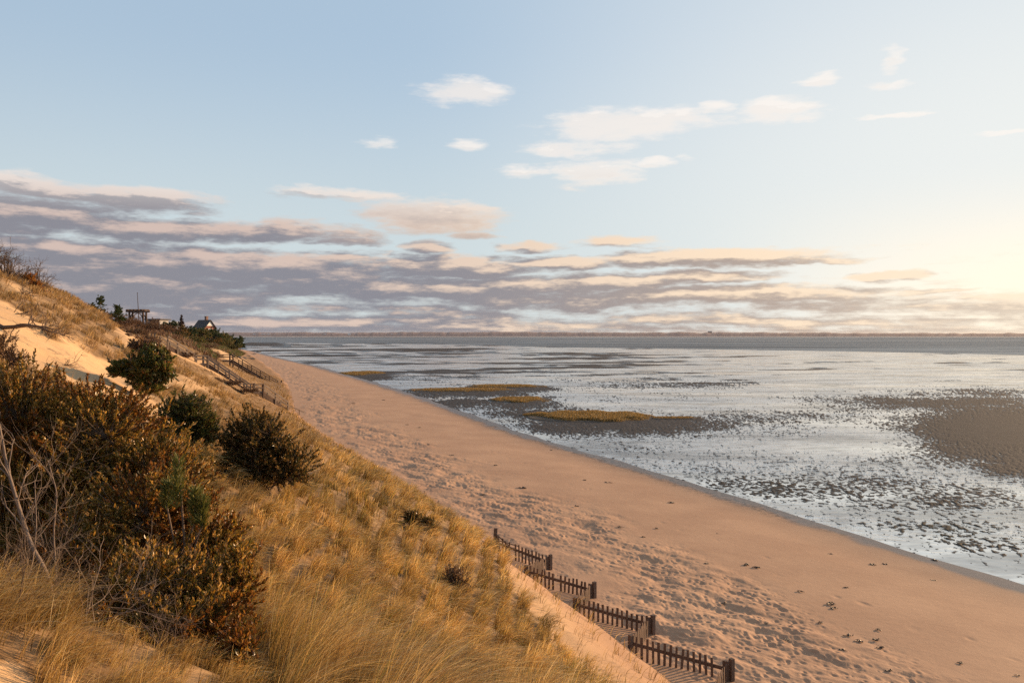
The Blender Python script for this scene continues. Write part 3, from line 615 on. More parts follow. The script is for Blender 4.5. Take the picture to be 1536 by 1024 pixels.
def build_grass():
    rng = np.random.default_rng(11)
    def field(n, r0, r1, h0, h1, dens, wmin, wk, name, label, extra=None, thmin=-60, thmax=62):
        r = np.exp(rng.uniform(math.log(r0), math.log(r1), n)); th = np.radians(rng.uniform(thmin, thmax, n)); X = r * np.sin(th); Y = r * np.cos(th)
        # gather the blades into tussocks
        cs = np.minimum(0.26 + 0.012 * r, 0.7); gx = np.floor(X / cs); gy = np.floor(Y / cs); cx = (gx + .15 + .7 * _h(gx, gy, 1)) * cs; cy = (gy + .15 + .7 * _h(gx, gy, 2)) * cs
        pull = (0.45 if r0 < 5 else 0.66) * rng.random(n)**0.5; X = X + (cx - X) * pull; Y = Y + (cy - Y) * pull
        Zd = dune_z(X, Y); Zb = beach_z(X, Y); cv = cover(X, Y, Zd); px, py = project(X, Y, Zd)
        ok = (rng.random(n) < cv * dens(px, py, X, Y)) & (Zd > Zb - 0.02) & (px > -260) & (px < 1250) & (py < 1500)
        X, Y, Zd, r, px, py, gx, gy = [a[ok] for a in (X, Y, Zd, r, px, py, gx, gy)]; n = len(X)
        # lean: down the slope and with the wind, swirling from tussock to tussock
        e = 0.6; sx = dune_z(X + e, Y) - dune_z(X - e, Y); sy = dune_z(X, Y + e) - dune_z(X, Y - e); dn = norm(np.stack([-sx, -sy], -1))
        wind = np.array([0.30, -0.30]); a = 1.5 * fbm(X / 2.6, Y / 2.6, 2, 500) + rng.normal(0, 0.40, n) + 0.9 * (_h(gx, gy, 4) - .5)
        ln = norm(dn * 0.75 + wind); ca, sa = np.cos(a), np.sin(a); ln = np.stack([ln[:, 0] * ca - ln[:, 1] * sa, ln[:, 0] * sa + ln[:, 1] * ca], -1)
        patch = fbm(X / 1.9, Y / 1.9, 3, 520); tus = _h(gx, gy, 3)
        Hh = np.where(px < 400, 1.0, 1.12) * (h0 + (h1 - h0) * rng.random(n)) * np.where((px < 420) & (py < 660) & (Y > 18), 0.62, 1.0) * (0.5 + 0.8 * tus) * (1 + 0.55 * patch)
        C = pick(STRAW, n, 0.16, rng); dk = sstep(0.05, 0.45, fbm(X / 2.2, Y / 2.2, 3, 540))[:, None]
        C = C * (1 - 0.55 * dk * (rng.random((n, 1)) < .8)) * (0.7 + 0.65 * _h(gx, gy, 6))[:, None]; gr = (rng.random(n) < 0.30 * sstep(0.0, 0.4, fbm(X / 3, Y / 3, 2, 560))); C[gr] = C[gr] * 0.35 + np.array([0.115, 0.12, 0.035]) * 0.75
        tan = sstep(560, 380, px + 0.2 * (py - 560)) * (py < 680); C = C * (1 - tan[:, None] * 0.45) + 0.45 * tan[:, None] * np.array([0.30, 0.185, 0.105])
        droop = np.clip(0.60 + 0.22 * rng.standard_normal(n) + 0.3 * patch, 0.15, 1.15)
        Hh = Hh * np.where((r < 8) & (px < 400), np.where(px > 100, 0.34, 0.5), 1.0)
        W = np.maximum(wmin, wk * r) * (0.7 + 0.6 * rng.random(n))
        mb = MB(); blades(mb, np.stack([X, Y, Zd - 0.02], -1), Hh, ln, W, C, droop, rng, 6 if r0 < 5 else 4 if r0 < 20 else 3)
        return tag(mb.build(name, M_GRASS), label, 'grass', kind='stuff')
    def d_near(px, py, X, Y):
        d = np.where(px < 330, 0.85, 1.0); d = np.where((px < 80) & (py > 990), 0.25, d); d = np.where((px > 110) & (px < 400) & (py < 985), .75, d); d = np.where((px < 420) & (py >= 985) & ((px > 60) | (py < 985)), 1.0, d); return d
    field(230000, 3.0, 9.5, 0.45, 0.85, d_near, 0.0038, 0.0007, 'tall_dune_grass', 'long dry straw coloured beach grass on the near dune', thmin=-58, thmax=60)
    field(360000, 8.5, 62, 0.34, 0.62, lambda px, py, X, Y: np.ones_like(px), 0.004, 0.00075, 'dune_grass', 'dry golden beach grass covering the dune slope', thmin=-45, thmax=25)
    field(90000, 55, 190, 0.25, 0.55, lambda px, py, X, Y: np.where(px > 300, 1.0, .9), 0.03, 0.0007, 'slope_grass', 'tan and rusty grass on the far dune slope', thmin=-42, thmax=-8)

def build_undergrowth():
    rng = np.random.default_rng(15); n = 60000
    poly = [(150, 470), (185, 478), (230, 486), (300, 496), (350, 514), (368, 528), (356, 534), (335, 524), (312, 516), (330, 545), (300, 540), (262, 520), (240, 515), (225, 530), (200, 522), (205, 500), (165, 484)]
    r = rng.uniform(70, 330, n); t = rng.uniform(-0.56, -0.32, n); Y = r; X = t * Y; Z = dune_z(X, Y); px, py = project(X, Y, Z); ok = inpoly(px, py, [(x, y + 3) for x, y in poly]) | ((Y > 95) & (px < 330) & (py < 512)); ok &= ~((Y < 100) & (px > 222) & (py > 496 + (px - 240) * 0.56)); X, Y, Z, r, px = [a[ok] for a in (X, Y, Z, r, px)]; n = len(X)
    a = rng.uniform(0, 6.28, n); gr = 0.75 * sstep(-0.15, 0.2, fbm(X / 7, Y / 12, 2, 950) + (px - 275) / 170); C = np.where((rng.random(n) < gr)[:, None], pick(EVERG[1:] + OLIVE[:2], n, .2, rng), pick(BRUSH, n, .2, rng))
    mb = MB(); blades(mb, np.stack([X, Y, Z - .05], -1), (0.5 + 0.9 * rng.random(n)) * (1 + .4 * fbm(X / 4, Y / 6, 2, 955)), np.stack([np.cos(a), np.sin(a)], -1), 0.0011 * r * (.7 + .6 * rng.random(n)), C, np.full(n, .5), rng)
    tag(mb.build('undergrowth', M_FAR), 'dense brown and olive undergrowth covering the far bluff', 'undergrowth', kind='stuff')
def build_marsh():
    rng = np.random.default_rng(21)
    labs = ['large golden marsh grass island nearest the beach', 'thin low tapering strip of grass right of the largest marsh island', 'small oval marsh grass island just beyond the largest one', 'long flat marsh grass island beside the beach edge',
            'thin strip of marsh grass behind the long flat island', 'small distant marsh grass island farthest along the beach']
    for (cx, cy, ct, rx, ry, hgt), lab in zip(MARSH, labs):
        y0, y1 = cy - ry * .9, cy; n = 14000 if rx > 90 else 5000; c0 = at(cx, cy, CZ * F / (cy - HY))
        Yn, Yf = CZ * F / (cy - HY), CZ * F / (cy - 2 * ry * 0.9 - HY); Ym = (Yn + Yf) / 2; Xc = (cx - CX) / F * Ym; ax = rx / F * Ym; ay = (Yf - Yn) / 2
        q = rng.uniform(-1, 1, (n * 2, 2)); X = Xc + q[:, 0] * ax; Y = Ym + q[:, 1] * ay + q[:, 0] * ax * 0.02
        rr = np.hypot(*q.T) + 0.35 * fbm(X / 3.5, Y / 5.5, 3, 600 + int(cx)); ok = rr < 0.92; X, Y, rr = X[ok], Y[ok], rr[ok]; n = len(X)
        Z = mud_z(X, Y)[0]
        root = empty('marsh_grass', (Xc, Ym, 0.0), lab, 'marsh grass', 'marsh grass islands on the flats')
        mb = MB(); a = rng.uniform(0, 6.28, n); C = pick([(3, (0.25, 0.16, 0.06)), (2, (0.20, 0.12, 0.045)), (1, (0.34, 0.23, 0.10)), (1.4, (0.14, 0.10, 0.035))], n, 0.15, rng)
        blades(mb, np.stack([X, Y, Z - 0.02], -1), hgt * (0.6 + 0.6 * rng.random(n)) * sstep(0.95, 0.6, rr)**.5, np.stack([np.cos(a), np.sin(a)], -1), np.full(n, 0.05 + 0.0004 * Ym), C, np.full(n, 0.35), rng)
        mb.build('grass_blades', M_GRASS, root)
        b = MB(); th = np.linspace(0, 2 * np.pi, 60, endpoint=False)      # peaty bank under the grass
        rings = [(1.0, -0.08), (0.93, 0.10), (0.5, 0.13), (0.02, 0.14)]
        wob = 1 + 0.16 * fbm(np.cos(th) * 2 + cx, np.sin(th) * 2, 3, 640)
        V = np.concatenate([np.stack([Xc + np.cos(th) * ax * k * wob * .98, Ym + np.sin(th) * ay * k * wob * .98 + np.cos(th) * ax * .02, np.full(60, z)], -1) for k, z in rings])
        i = np.arange(3)[:, None] * 60; jj = np.arange(60)[None]; b.add(V, np.stack([i + jj, i + (jj + 1) % 60, i + 60 + (jj + 1) % 60, i + 60 + jj], -1).reshape(-1, 4))
        b.build('bank', plain_material('peat', (0.05, 0.036, 0.026), (0.09, 0.065, 0.045), 1.2, 0.8, 0.2, 0.6), root)

def build_shrubs():
    # the big bayberry beside the viewer
    b = np.array([-3.9, 7.6, gz(-3.9, 7.6)])
    shrub('bayberry_shrub', 'largest bronze and green leafy shrub filling the lower left foreground', b,
          [ell(10, 632, 8.6, 140, 92, 110), ell(140, 655, 8.3, 120, 84, 100), ell(235, 712, 8.0, 88, 66), ell(60, 750, 7.8, 160, 100), ell(215, 790, 7.2, 120, 95), ell(318, 825, 7.0, 68, 62), ell(318, 915, 6.0, 72, 52), ell(215, 885, 6.1, 110, 66), ell(250, 945, 5.7, 100, 40), ell(120, 850, 6.6, 80, 60), ell(345, 870, 6.3, 50, 60), ell(170, 930, 5.7, 90, 40), ell(345, 965, 5.6, 50, 30), ell(60, 850, 6.6, 80, 60)],
          7000, 32, 0.038, 0.0125, BAY, 101, twig=0.17, stems=28, pal2=BAYRED, twigs_drawn=0.8)
    h = hit(285, 690); Y = h[1]
    shrub('bayberry_shrub', 'rounded olive green shrub rising behind the largest bronze shrub', h, [ell(266, 640, Y, 36, 46), ell(300, 652, Y, 34, 38), ell(288, 618, Y, 30, 28)], 1100, 22, 0.06, 0.02, OLIVE, 102, twig=0.18)
    h = hit(400, 738); Y = h[1]
    shrub('bayberry_shrub', 'dark dense rounded shrub standing alone in the golden grass', h, [ell(385, 660, Y, 50, 44), ell(425, 692, Y, 44, 42), ell(360, 680, Y, 36, 42), ell(440, 712, Y, 30, 28), ell(390, 705, Y, 52, 34)], 1500, 24, 0.065, 0.022, DARKG, 103, twig=0.2, stems=14)
    h = hit(214, 600); Y = h[1]
    shrub('bayberry_shrub', 'leafy green shrub on the bare sand slope below the stairs', h, [ell(228, 548, Y, 30, 26), ell(190, 555, Y, 24, 14), ell(222, 575, Y, 22, 20), ell(245, 558, Y, 16, 20)], 800, 20, 0.13, 0.05, OLIVE, 104, twig=0.35)
    h = hit(205, 530); Y = h[1]
    shrub('bayberry_shrub', 'low brown shrub just above the leafy green slope shrub', h, [ell(212, 522, Y, 20, 10), ell(228, 528, Y, 18, 9)], 260, 16, 0.14, 0.05, BRUSH, 105, twig=0.3)
    h = hit(628, 800); Y = h[1]
    shrub('low_shrub', 'small dark low shrub in the grass near the beach edge', h, [ell(618, 778, Y, 15, 12), ell(638, 786, Y, 14, 11)], 260, 14, 0.07, 0.03, DARKG, 106, twig=0.2)
    h = hit(684, 893); Y = h[1]
    shrub('low_shrub', 'dark twiggy low shrub in the golden grass left of the fence', h, [ell(683, 868, Y, 22, 22), ell(694, 880, Y, 16, 14)], 170, 10, 0.06, 0.022, BRUSH, 107, twig=0.25, pal2=DARKG)
    h = hit(640, 1035); Y = h[1]
    shrub('low_shrub', 'reddish stemmed low shrub at the bottom edge of the grass slope', h, [ell(600, 1022, Y, 30, 16), ell(660, 1012, Y, 26, 18), ell(690, 1022, Y, 24, 12)], 170, 14, 0.05, 0.018, BAYRED, 108, twig=0.18)
    h = hit(20, 545); Y = max(h[1], 12)
    shrub('low_shrub', 'dull brown brush on the sand behind the largest bronze shrub', at(10, 560, 16) * [1, 1, 0] + [0, 0, gz(*at(10, 560, 16)[:2])], [ell(0, 525, 16, 28, 26), ell(25, 540, 16, 18, 14)], 220, 12, 0.05, 0.018, BRUSH, 109, twig=0.2)
    # young pine in front of the big shrub
    pb = at(275, 890, 6.7); pb[2] = gz(pb[0], pb[1]); rng = np.random.default_rng(120)
    root = empty('pine_sapling', pb, 'young green pine sapling with upright candles among bronze leaves', 'pine sapling')
    mb = MB(); nb = MB(); tips = [((268, 690), .42), ((293, 738), .30), ((252, 728), .22), ((303, 752), .24)]
    top = at(268, 690, 6.7); mb.tube([pb - [0, 0, .1], pb * .55 + top * .45 + [0.04, 0, 0], top], [0.022, 0.014, 0.006], 6)
    for k, ((px, py), ln) in enumerate(tips):
        t = at(px, py, 6.7 + 0.08 * rng.standard_normal()); s = t - np.array([0.02 * rng.standard_normal(), 0, ln])
        if k: mb.tube([pb * .45 + top * .55 - [0, 0, .12 * k], s + [0, 0, 0.05], t], [0.009, 0.008, 0.005], 5)
        n = 300; u = rng.random(n)**0.8; P = s + (t - s) * u[:, None]; D = norm(rng.standard_normal((n, 3)) * [1, 1, .35]) * 0.75 + np.array([0, 0, 0.85])
        leaves(nb, P, D, 0.10 * (0.8 + .4 * rng.random(n)), 0.0042, pick([(3, (0.19, 0.19, 0.045)), (1, (0.27, 0.23, 0.07)), (1, (0.11, 0.13, 0.04))], n, .15, rng), rng, 0.1)
    mb.build('trunk', M_BARK, root, smooth=True); nb.build('needles', M_NEEDLE, root)
    # bare pale saplings on the left edge
    def tall(name, label, pxs, Y, r, seed, mat, depth=2, side=0.55):
        rng = np.random.default_rng(seed); P = [at(px, py, Y + dy) for px, py, dy in pxs]; P[0][2] = gz(P[0][0], P[0][1]) - 0.05; P = np.array(P)
        s = np.linspace(0, len(P) - 1, 22); c = np.stack([np.interp(s, np.arange(len(P)), P[:, i]) for i in range(3)], -1); c[1:-1] = (c[:-2] + 2 * c[1:-1] + c[2:]) / 4
        root = empty(name, c[0] + [0, 0, 0.05], label, 'bare shrub', 'leafless stems on the left'); tr = MB(); tr.tube(c, np.linspace(r, r * 0.35, 22), 7); mb = tr
        for k in range(7):
            q = rng.integers(4, 21); d = norm(c[q] - c[q - 1]) + rng.standard_normal(3) * [side, .3, side] + [0, 0, .2]; branching(mb, c[q], d, 0.18 + .25 * rng.random(), r * 0.32, depth, rng, 0.35, 3, 0.2)
        mb.build('branches', mat, root, smooth=True)
    tall('bare_sapling', 'thickest pale leafless sapling leaning at the left edge', [(84, 880, 0), (74, 865, 0), (45, 815, 0), (28, 760, 0.05), (10, 700, .1), (2, 650, .1), (-12, 600, .1)], 5.4, 0.019, 131, M_PALE)
    tall('bare_sapling', 'thin upright leafless stem right of the thickest pale sapling', [(82, 905, 0), (84, 860, 0), (80, 800, 0), (86, 740, 0), (72, 690, 0)], 5.5, 0.009, 132, M_PALE)
    tall('bare_sapling', 'thin grey leafless stem crossing the lowest bronze leaves', [(30, 960, 0), (25, 900, 0), (48, 850, 0), (55, 790, 0), (52, 720, 0)], 5.0, 0.007, 133, M_PALE)
    tall('bare_sapling', 'short dark leafless stem rising from the grass at bottom left', [(42, 1010, 0), (38, 975, 0), (26, 935, 0), (30, 890, 0), (38, 850, 0)], 4.4, 0.008, 134, M_DEAD)
    rng = np.random.default_rng(140); h = hit(262, 1005)
    # dead limb lying on the sand slope at upper left
    h = hit(4, 494); k = h[1] / F; mb = MB(); P = np.array([h + np.array([x * k, -abs(x) * 0.004, -y * k]) for x, y in [(-30, 12), (0, 0), (22, -4), (45, -6), (62, -4), (80, 3)]])
    root = empty('dead_branch', h, 'dark dead branch arching over the bare sand at upper left', 'dead branch'); P[:, 2] = np.maximum(P[:, 2], ground_z(P[:, 0], P[:, 1]) + 0.05)
    mb.tube(P, np.linspace(4.2, 1.0, 6) * k, 7)
    for q in (1, 2, 2, 3, 3, 4, 4, 5, 5): branching(mb, P[q], rng.standard_normal(3) * [.8, .3, .3] + [.5, 0, .0], 24 * k, 1.0 * k, 2, rng, 0.5, 3, -0.05)
    mb.build('limb', M_DEAD, root, smooth=True)
    for i, (px, py, ln, lab) in enumerate([(130, 905, .75, 'bare grey twig tangle at the base of the bronze shrub'), (60, 930, .6, 'bare grey twig tangle under the thickest pale sapling'), (190, 960, .55, 'bare twigs in the straw grass under the lowest bronze leaves'), (250, 985, .5, 'bare twigs right of the twigs under the lowest bronze leaves'), (20, 860, .7, 'bare grey twig tangle at the left edge behind the pale sapling'), (120, 830, .8, 'tall bare twigs between the pale saplings and the bronze shrub')]):
        b = at(px, py, 5.2 + .25 * (i % 3)); b[2] = gz(b[0], b[1]); bare_shrub('bare_twigs', lab, b, [np.array([rng.normal(0, .55), rng.normal(0, .4), 1.0]) for _ in range(8)], ln * .55, 0.005, 3, 180 + i, M_DEAD if i % 2 else M_PALE, 'bare twigs around the bronze shrub', 0.4, 3, 0.1)
    spots = [((62, 492), 'tangle of bare dark twigs below the upper sand crest', 40), ((22, 468), 'small fan of bare twigs on the upper left sand', 26), ((92, 545), 'bare dark twigs half buried in mid slope sand', 30), ((35, 440), 'bare twigs sprawled under the rusty crest grass', 24)]
    for i, ((px, py), lab, w) in enumerate(spots):
        h = hit(px, py); k = h[1] / F; bare_shrub('fallen_twigs', lab, h, [np.array([rng.normal(0.6, .5), rng.normal(-.2, .3), rng.normal(0.05, .12)]) for _ in range(6)], w * k * .8, 0.7 * k, 2, 150 + i, M_DEAD, 'dead twigs on the sand slope', 0.5, 3, -0.08, cat='twigs', part='twigs')
    # leafless thicket on the crest, upper left
    for i, (px, w, hgt, lab) in enumerate([(-14, 30, 34, 'leafless grey bush at the very left of the crest'), (12, 34, 30, 'wide leafless bush on the crest top'), (34, 26, 20, 'low leafless bush between the crest top and orange tuft'), (56, 16, 24, 'small leafless bush right of the orange tuft on the crest')]):
        Y = 31 + i; X = (px - CX) / F * Y; k = Y / F; z = gz(X, Y)
        bare_shrub('bare_bush', lab, (X, Y, z), [np.array([rng.normal(0, .55), rng.normal(0, .4), 1.0]) for _ in range(13)], hgt * k * .95, 0.8 * k, 3, 160 + i, M_DEAD, 'leafless bushes on the crest', 0.4, 3, 0.12)
    Y = 33; X = (44 - CX) / F * Y; k = Y / F
    shrub('rusty_tuft', 'rusty orange leafy tuft capping the left end of the crest', (X, Y, gz(X, Y)), [ell(42, 418, Y, 12, 7), ell(52, 430, Y, 13, 8), ell(60, 442, Y, 8, 6)], 200, 14, 0.10, 0.03, [(2, (0.30, 0.12, 0.03)), (1, (0.22, 0.09, 0.03)), (1, (0.38, 0.2, 0.06))], 170, twig=0.2)

FARVEG = [  # px, base py, half width px, height px, depth, palette, label, category, name
    (152, 472, 13, 26, 74, 'E', 'windswept dark pine leaning on the crest skyline', 'tree', 'pine_tree'), (172, 474, 12, 17, 78, 'E', 'low dark evergreen right of the windswept pine', 'tree', 'pine_tree'),
    (184, 482, 13, 17, 84, 'B', 'brown brush on the skyline left of the wooden arbor', 'shrub', 'brush'), (165, 484, 18, 22, 72, 'B', 'brown brush below the windswept pine', 'shrub', 'brush'),
    (188, 494, 16, 19, 86, 'B', 'brown brush below the left post of the arbor', 'shrub', 'brush'), (210, 494, 14, 14, 98, 'B', 'brown brush right below the arbor opening', 'shrub', 'brush'),
    (205, 508, 16, 16, 84, 'B', 'tall brown brush between the sand notch and pale posts', 'shrub', 'brush'), (228, 498, 15, 15, 100, 'B', 'brown brush to the right of the arbor', 'shrub', 'brush'),
    (236, 488, 13, 12, 112, 'B', 'greyish twiggy brush leaning behind the arbor', 'shrub', 'brush'), (250, 500, 14, 13, 112, 'B', 'brown brush behind the top of the long stairs', 'shrub', 'brush'),
    (225, 516, 14, 12, 84, 'B', 'rusty brush left of the top of the long stairs', 'shrub', 'brush'), (268, 515, 16, 13, 112, 'D', 'dull green brush behind the upper stair rail', 'shrub', 'brush'),
    (252, 487, 9, 9, 170, 'E', 'dark evergreen beside the flat roofed house', 'tree', 'cedar_tree'), (264, 500, 14, 12, 150, 'D', 'olive scrub below the flat roofed house', 'shrub', 'brush'),
    (272, 496, 6, 22, 205, 'R', 'dark reddish pointed cedar between two roofs', 'tree', 'cedar_tree'), (283, 500, 11, 12, 200, 'E', 'rounded evergreen right of the pointed cedar', 'tree', 'cedar_tree'),
    (291, 504, 12, 17, 215, 'E', 'rounded evergreen left of the gabled house', 'tree', 'cedar_tree'), (303, 508, 15, 19, 205, 'G', 'olive tree in front of the gabled house', 'tree', 'scrub_tree'),
    (321, 507, 13, 18, 225, 'E', 'dark evergreen at the right corner of the gabled house', 'tree', 'cedar_tree'), (331, 511, 13, 15, 245, 'G', 'olive tree stepping down right of the gabled house', 'tree', 'scrub_tree'),
    (340, 516, 12, 15, 260, 'E', 'dark evergreen halfway down the headland skyline', 'tree', 'cedar_tree'), (349, 519, 9, 17, 290, 'E', 'evergreen second last on the headland skyline', 'tree', 'cedar_tree'),
    (359, 523, 9, 18, 320, 'E', 'last dark pine at the tip of the headland', 'tree', 'pine_tree'), (287, 515, 16, 13, 150, 'G', 'olive scrub in the middle of the headland face', 'shrub', 'brush'),
    (310, 518, 15, 12, 185, 'D', 'dark scrub on the headland face under the gabled house', 'shrub', 'brush'), (330, 520, 13, 9, 220, 'G', 'olive scrub above the bare sand patch', 'shrub', 'brush'),
    (345, 526, 12, 8, 260, 'G', 'low olive scrub right of the bare sand patch', 'shrub', 'brush'), (296, 531, 17, 13, 130, 'B', 'brown scrub behind the middle landing of the stairs', 'shrub', 'brush'),
    (322, 548, 12, 12, 128, 'B', 'rusty brush under the deck of the far stairs', 'shrub', 'brush'), (280, 545, 12, 9, 90, 'B', 'rusty tuft under the upper flight of stairs', 'shrub', 'brush'),
    (345, 590, 13, 10, 88, 'B', 'rusty tuft beside the lower flight of stairs', 'shrub', 'brush'), (365, 604, 12, 9, 88, 'B', 'brown tuft below the lower stair landing', 'shrub', 'brush')]
def build_far_veg():
    pals = dict(E=EVERG, B=BRUSH, D=DARKG, G=OLIVE, R=[(2, (0.07, 0.04, 0.035)), (1, (0.10, 0.055, 0.045))])
    for i, (px, pyb, w, h, Y, pal, lab, cat, name) in enumerate(FARVEG):
        rng = np.random.default_rng(800 + i); X = (px - CX) / F * Y; z = gz(X, Y); k = Y / F; top = CZ - (pyb - h - HY) * k; H = max(top - z, 0.8 * h * k); W = w * k * 1.3
        base = (X, Y, z)
        if name == 'pine_tree': ells = [(X - .3 * W + rng.normal(0, .3) * W + q * .1 * W, Y + rng.normal(0, .3) * W, z + H * (0.35 + 0.55 * q / 5), W * (.75 - .09 * q), W * .6, H * 0.11) for q in range(6)]
        elif name == 'cedar_tree' and w < 8: ells = [(X, Y, z + H * (0.15 + 0.8 * q / 5), W * (1.0 - .16 * q), W * (1 - .16 * q), H * .14) for q in range(6)]
        else: ells = [(X + rng.normal(0, .45) * W, Y + rng.normal(0, .4) * W, z + H * rng.uniform(.3, .68), W * rng.uniform(.4, .65), W * .5, H * rng.uniform(.22, .34)) for q in range(6)]
        L = 0.9 * k * (2.2 if pal != 'B' else 2.8)
        shrub(name, lab, base, ells, 330 if pal != 'B' else 260, 9, L, L * (0.5 if pal != 'B' else 0.14), pals[pal], 900 + i, 'brush on the far bluff' if cat == 'shrub' else 'trees on the far bluff', twig=2.2 * k, leafmat=M_FAR, cat=cat, stems=7, twigs_drawn=0.25 if pal != 'B' else 0.8)
build_grass(); build_undergrowth(); build_marsh(); build_shrubs(); build_far_veg()
# ------------------------------------------------------------------ built things, wrack and stones
M_WOOD = wood_material('weathered_wood', (0.14, 0.10, 0.075), (0.21, 0.155, 0.115), 8)
M_GREY = wood_material('grey_wood', (0.15, 0.115, 0.09), (0.22, 0.175, 0.14), 8)
M_RAIL = wood_material('lit_stair_wood', (0.17, 0.13, 0.105), (0.25, 0.195, 0.155), 8)  # lighter copy of the grey wood: sunlight on rails and treads put into colour
M_DARKW = wood_material('dark_wood', (0.065, 0.042, 0.032), (0.11, 0.07, 0.052), 8)
M_PICKET = wood_material('fence_wood', (0.115, 0.075, 0.055), (0.20, 0.135, 0.10), 10)

def build_fence():
    # zigzag of picket panels on the sand: (photo px of the foot, lift of the sand there)
    pts = [(742, 819, 1.95), (822, 848, 1.55), (792, 862, 1.9), (887, 891, 1.55), (866, 907, 1.95), (974, 943, 1.55), (950, 968, 1.95), (1091, 1011, 1.55), (1066, 1052, 1.8)]
    G = [np.array([*at(px, py, (CZ - z) * F / (py - HY))[:2], 0.0]) for px, py, z in pts]
    root = empty('picket_fence', (G[0][0], G[0][1], gz(*G[0][:2])), 'zigzag weathered picket sand fence half buried at the dune foot', 'fence')
    rng = np.random.default_rng(3); HT = 0.55
    def topz(p): return max(gz(p[0], p[1]), 1.35) + HT
    for k in range(len(G) - 1):
        a, b = G[k], G[k + 1]; long = k % 2 == 0; d = b - a; ln = np.linalg.norm(d); n = max(4, int(round(ln / (0.185 if long else 0.15)))); za, zb = topz(a), topz(b)
        mb = MB(); ang = math.atan2(d[1], d[0])
        for i in range(n):
            if rng.random() < 0.06: continue
            t = (i + .5) / n; p = a + d * t; z = za + (zb - za) * t + rng.normal(0, 0.018 if long else 0.05); zl = gz(p[0], p[1]) - 0.25
            wd = 0.085 if long else 0.085; jit = rng.normal(0, 0.045); h = z - zl
            c = np.array([p[0], p[1], zl + h / 2]); mb.box(c, (wd * rng.uniform(.85, 1.1), 0.022, h), rz=ang, ry=jit)
        panel = mb.build('picket_panel', M_PICKET, root)
        off = norm(np.array([-d[1], d[0], 0])) * 0.035 * (1 if long else -1)
        r = MB(); r.beam(a + [0, 0, za - 0.27] + off, b + [0, 0, zb - 0.27] + off, 0.04, 0.11); r.build('rail', M_PICKET, panel)
    for k in range(1, len(G), 2):
        p = G[k] + norm(G[k] - G[k - 1]) * 0.13; z0 = gz(p[0], p[1]); h = topz(G[k]) + 0.10 - z0
        mb = MB(); mb.box((p[0], p[1], z0 + h / 2 - 0.15), (0.13, 0.13, h + 0.3), rz=0.5); mb.box((p[0] - .13, p[1] + .02, z0 + h / 2 - 0.2), (0.09, 0.10, h + 0.2), rz=0.4); mb.build('post', M_PICKET, root)
    for k in range(0, len(G) - 1, 2):
        if k == 0: continue
        p = G[k] - norm(G[k + 1] - G[k]) * 0.1; z0 = gz(p[0], p[1]); mb = MB(); mb.box((p[0], p[1], z0 + 0.10), (0.12, 0.12, 0.8), rz=0.7, ry=0.04); mb.build('post', M_PICKET, root)
    # old leaning post with driftwood at the upper end
    p = G[0]; z0 = gz(p[0], p[1]); r2 = empty('old_post', (p[0], p[1], z0), 'old leaning wooden post with driftwood at the upper end of the picket fence', 'post')
    mb = MB(); mb.box((p[0] + .02, p[1], z0 + 0.38), (0.15, 0.13, 1.15), rz=0.2, ry=0.05); mb.box((p[0] + .16, p[1] - .05, z0 + 0.25), (0.10, 0.10, 0.8), rz=0.6, ry=-0.12); mb.build('post', M_PICKET, r2)
    mb = MB(); mb.beam((p[0] + .15, p[1] - .05, z0 + 0.62), (p[0] + .75, p[1] + .1, z0 + 0.02), 0.05, 0.05); mb.beam((p[0] - .5, p[1] + .1, z0 + 0.12), (p[0] + .2, p[1], z0 + 0.35), 0.07, 0.06); mb.beam((p[0] + .1, p[1] - .1, z0 + 0.42), (p[0] + 1.1, p[1] + .2, z0 + 0.06), 0.04, 0.04)
    mb.build('driftwood', M_DEAD, r2)

def stair_flight(root, a, b, width, treads, mats, rails=(1, 1), rail_h=0.95, nposts=4, legs=True, rail_lines=2, tr=None):
    """one flight from upper point a to lower point b (both on the deck line)"""
    a = np.array(a, float); b = np.array(b, float); d = b - a; hd = norm(np.array([d[0], d[1], 0])); s = np.array([-hd[1], hd[0], 0.0]); ang = math.atan2(hd[1], hd[0])
    for sg in (-1, 1):
        m = MB(); m.beam(a + s * sg * width / 2 - [0, 0, .16], b + s * sg * width / 2 - [0, 0, .16], 0.06, 0.46); m.build('stringer', M_DARKW, root)
    for i in range(treads):
        t = (i + .5) / treads; p = a + d * t; m = MB(); m.box(p, (0.34, width - 0.06, 0.045), rz=ang); m.build('tread', mats[0], root)
    for sg, on in zip((-1, 1), rails):
        if not on: continue
        P = []
        for i in range(nposts):
            t = i / (nposts - 1); p = a + d * t + s * sg * (width / 2 + 0.075); g = gz(p[0], p[1]); lo = min(g - 0.3, p[2] - .3) if legs else p[2] - 0.3
            hi = p[2] + rail_h; m = MB(); m.box((p[0], p[1], (lo + hi) / 2), (0.13, 0.13, hi - lo), rz=ang); m.build('post', mats[2], root)
        o = s * sg * (width / 2 + 0.145)
        for j in range(rail_lines):
            z = rail_h - 0.02 - 0.40 * j; m = MB(); m.beam(a + o + [0, 0, z], b + o + [0, 0, z], 0.07, 0.16 if j == 0 else 0.11); m.build('handrail', M_RAIL if mats[2] is M_GREY else mats[2], root)
    return hd, s
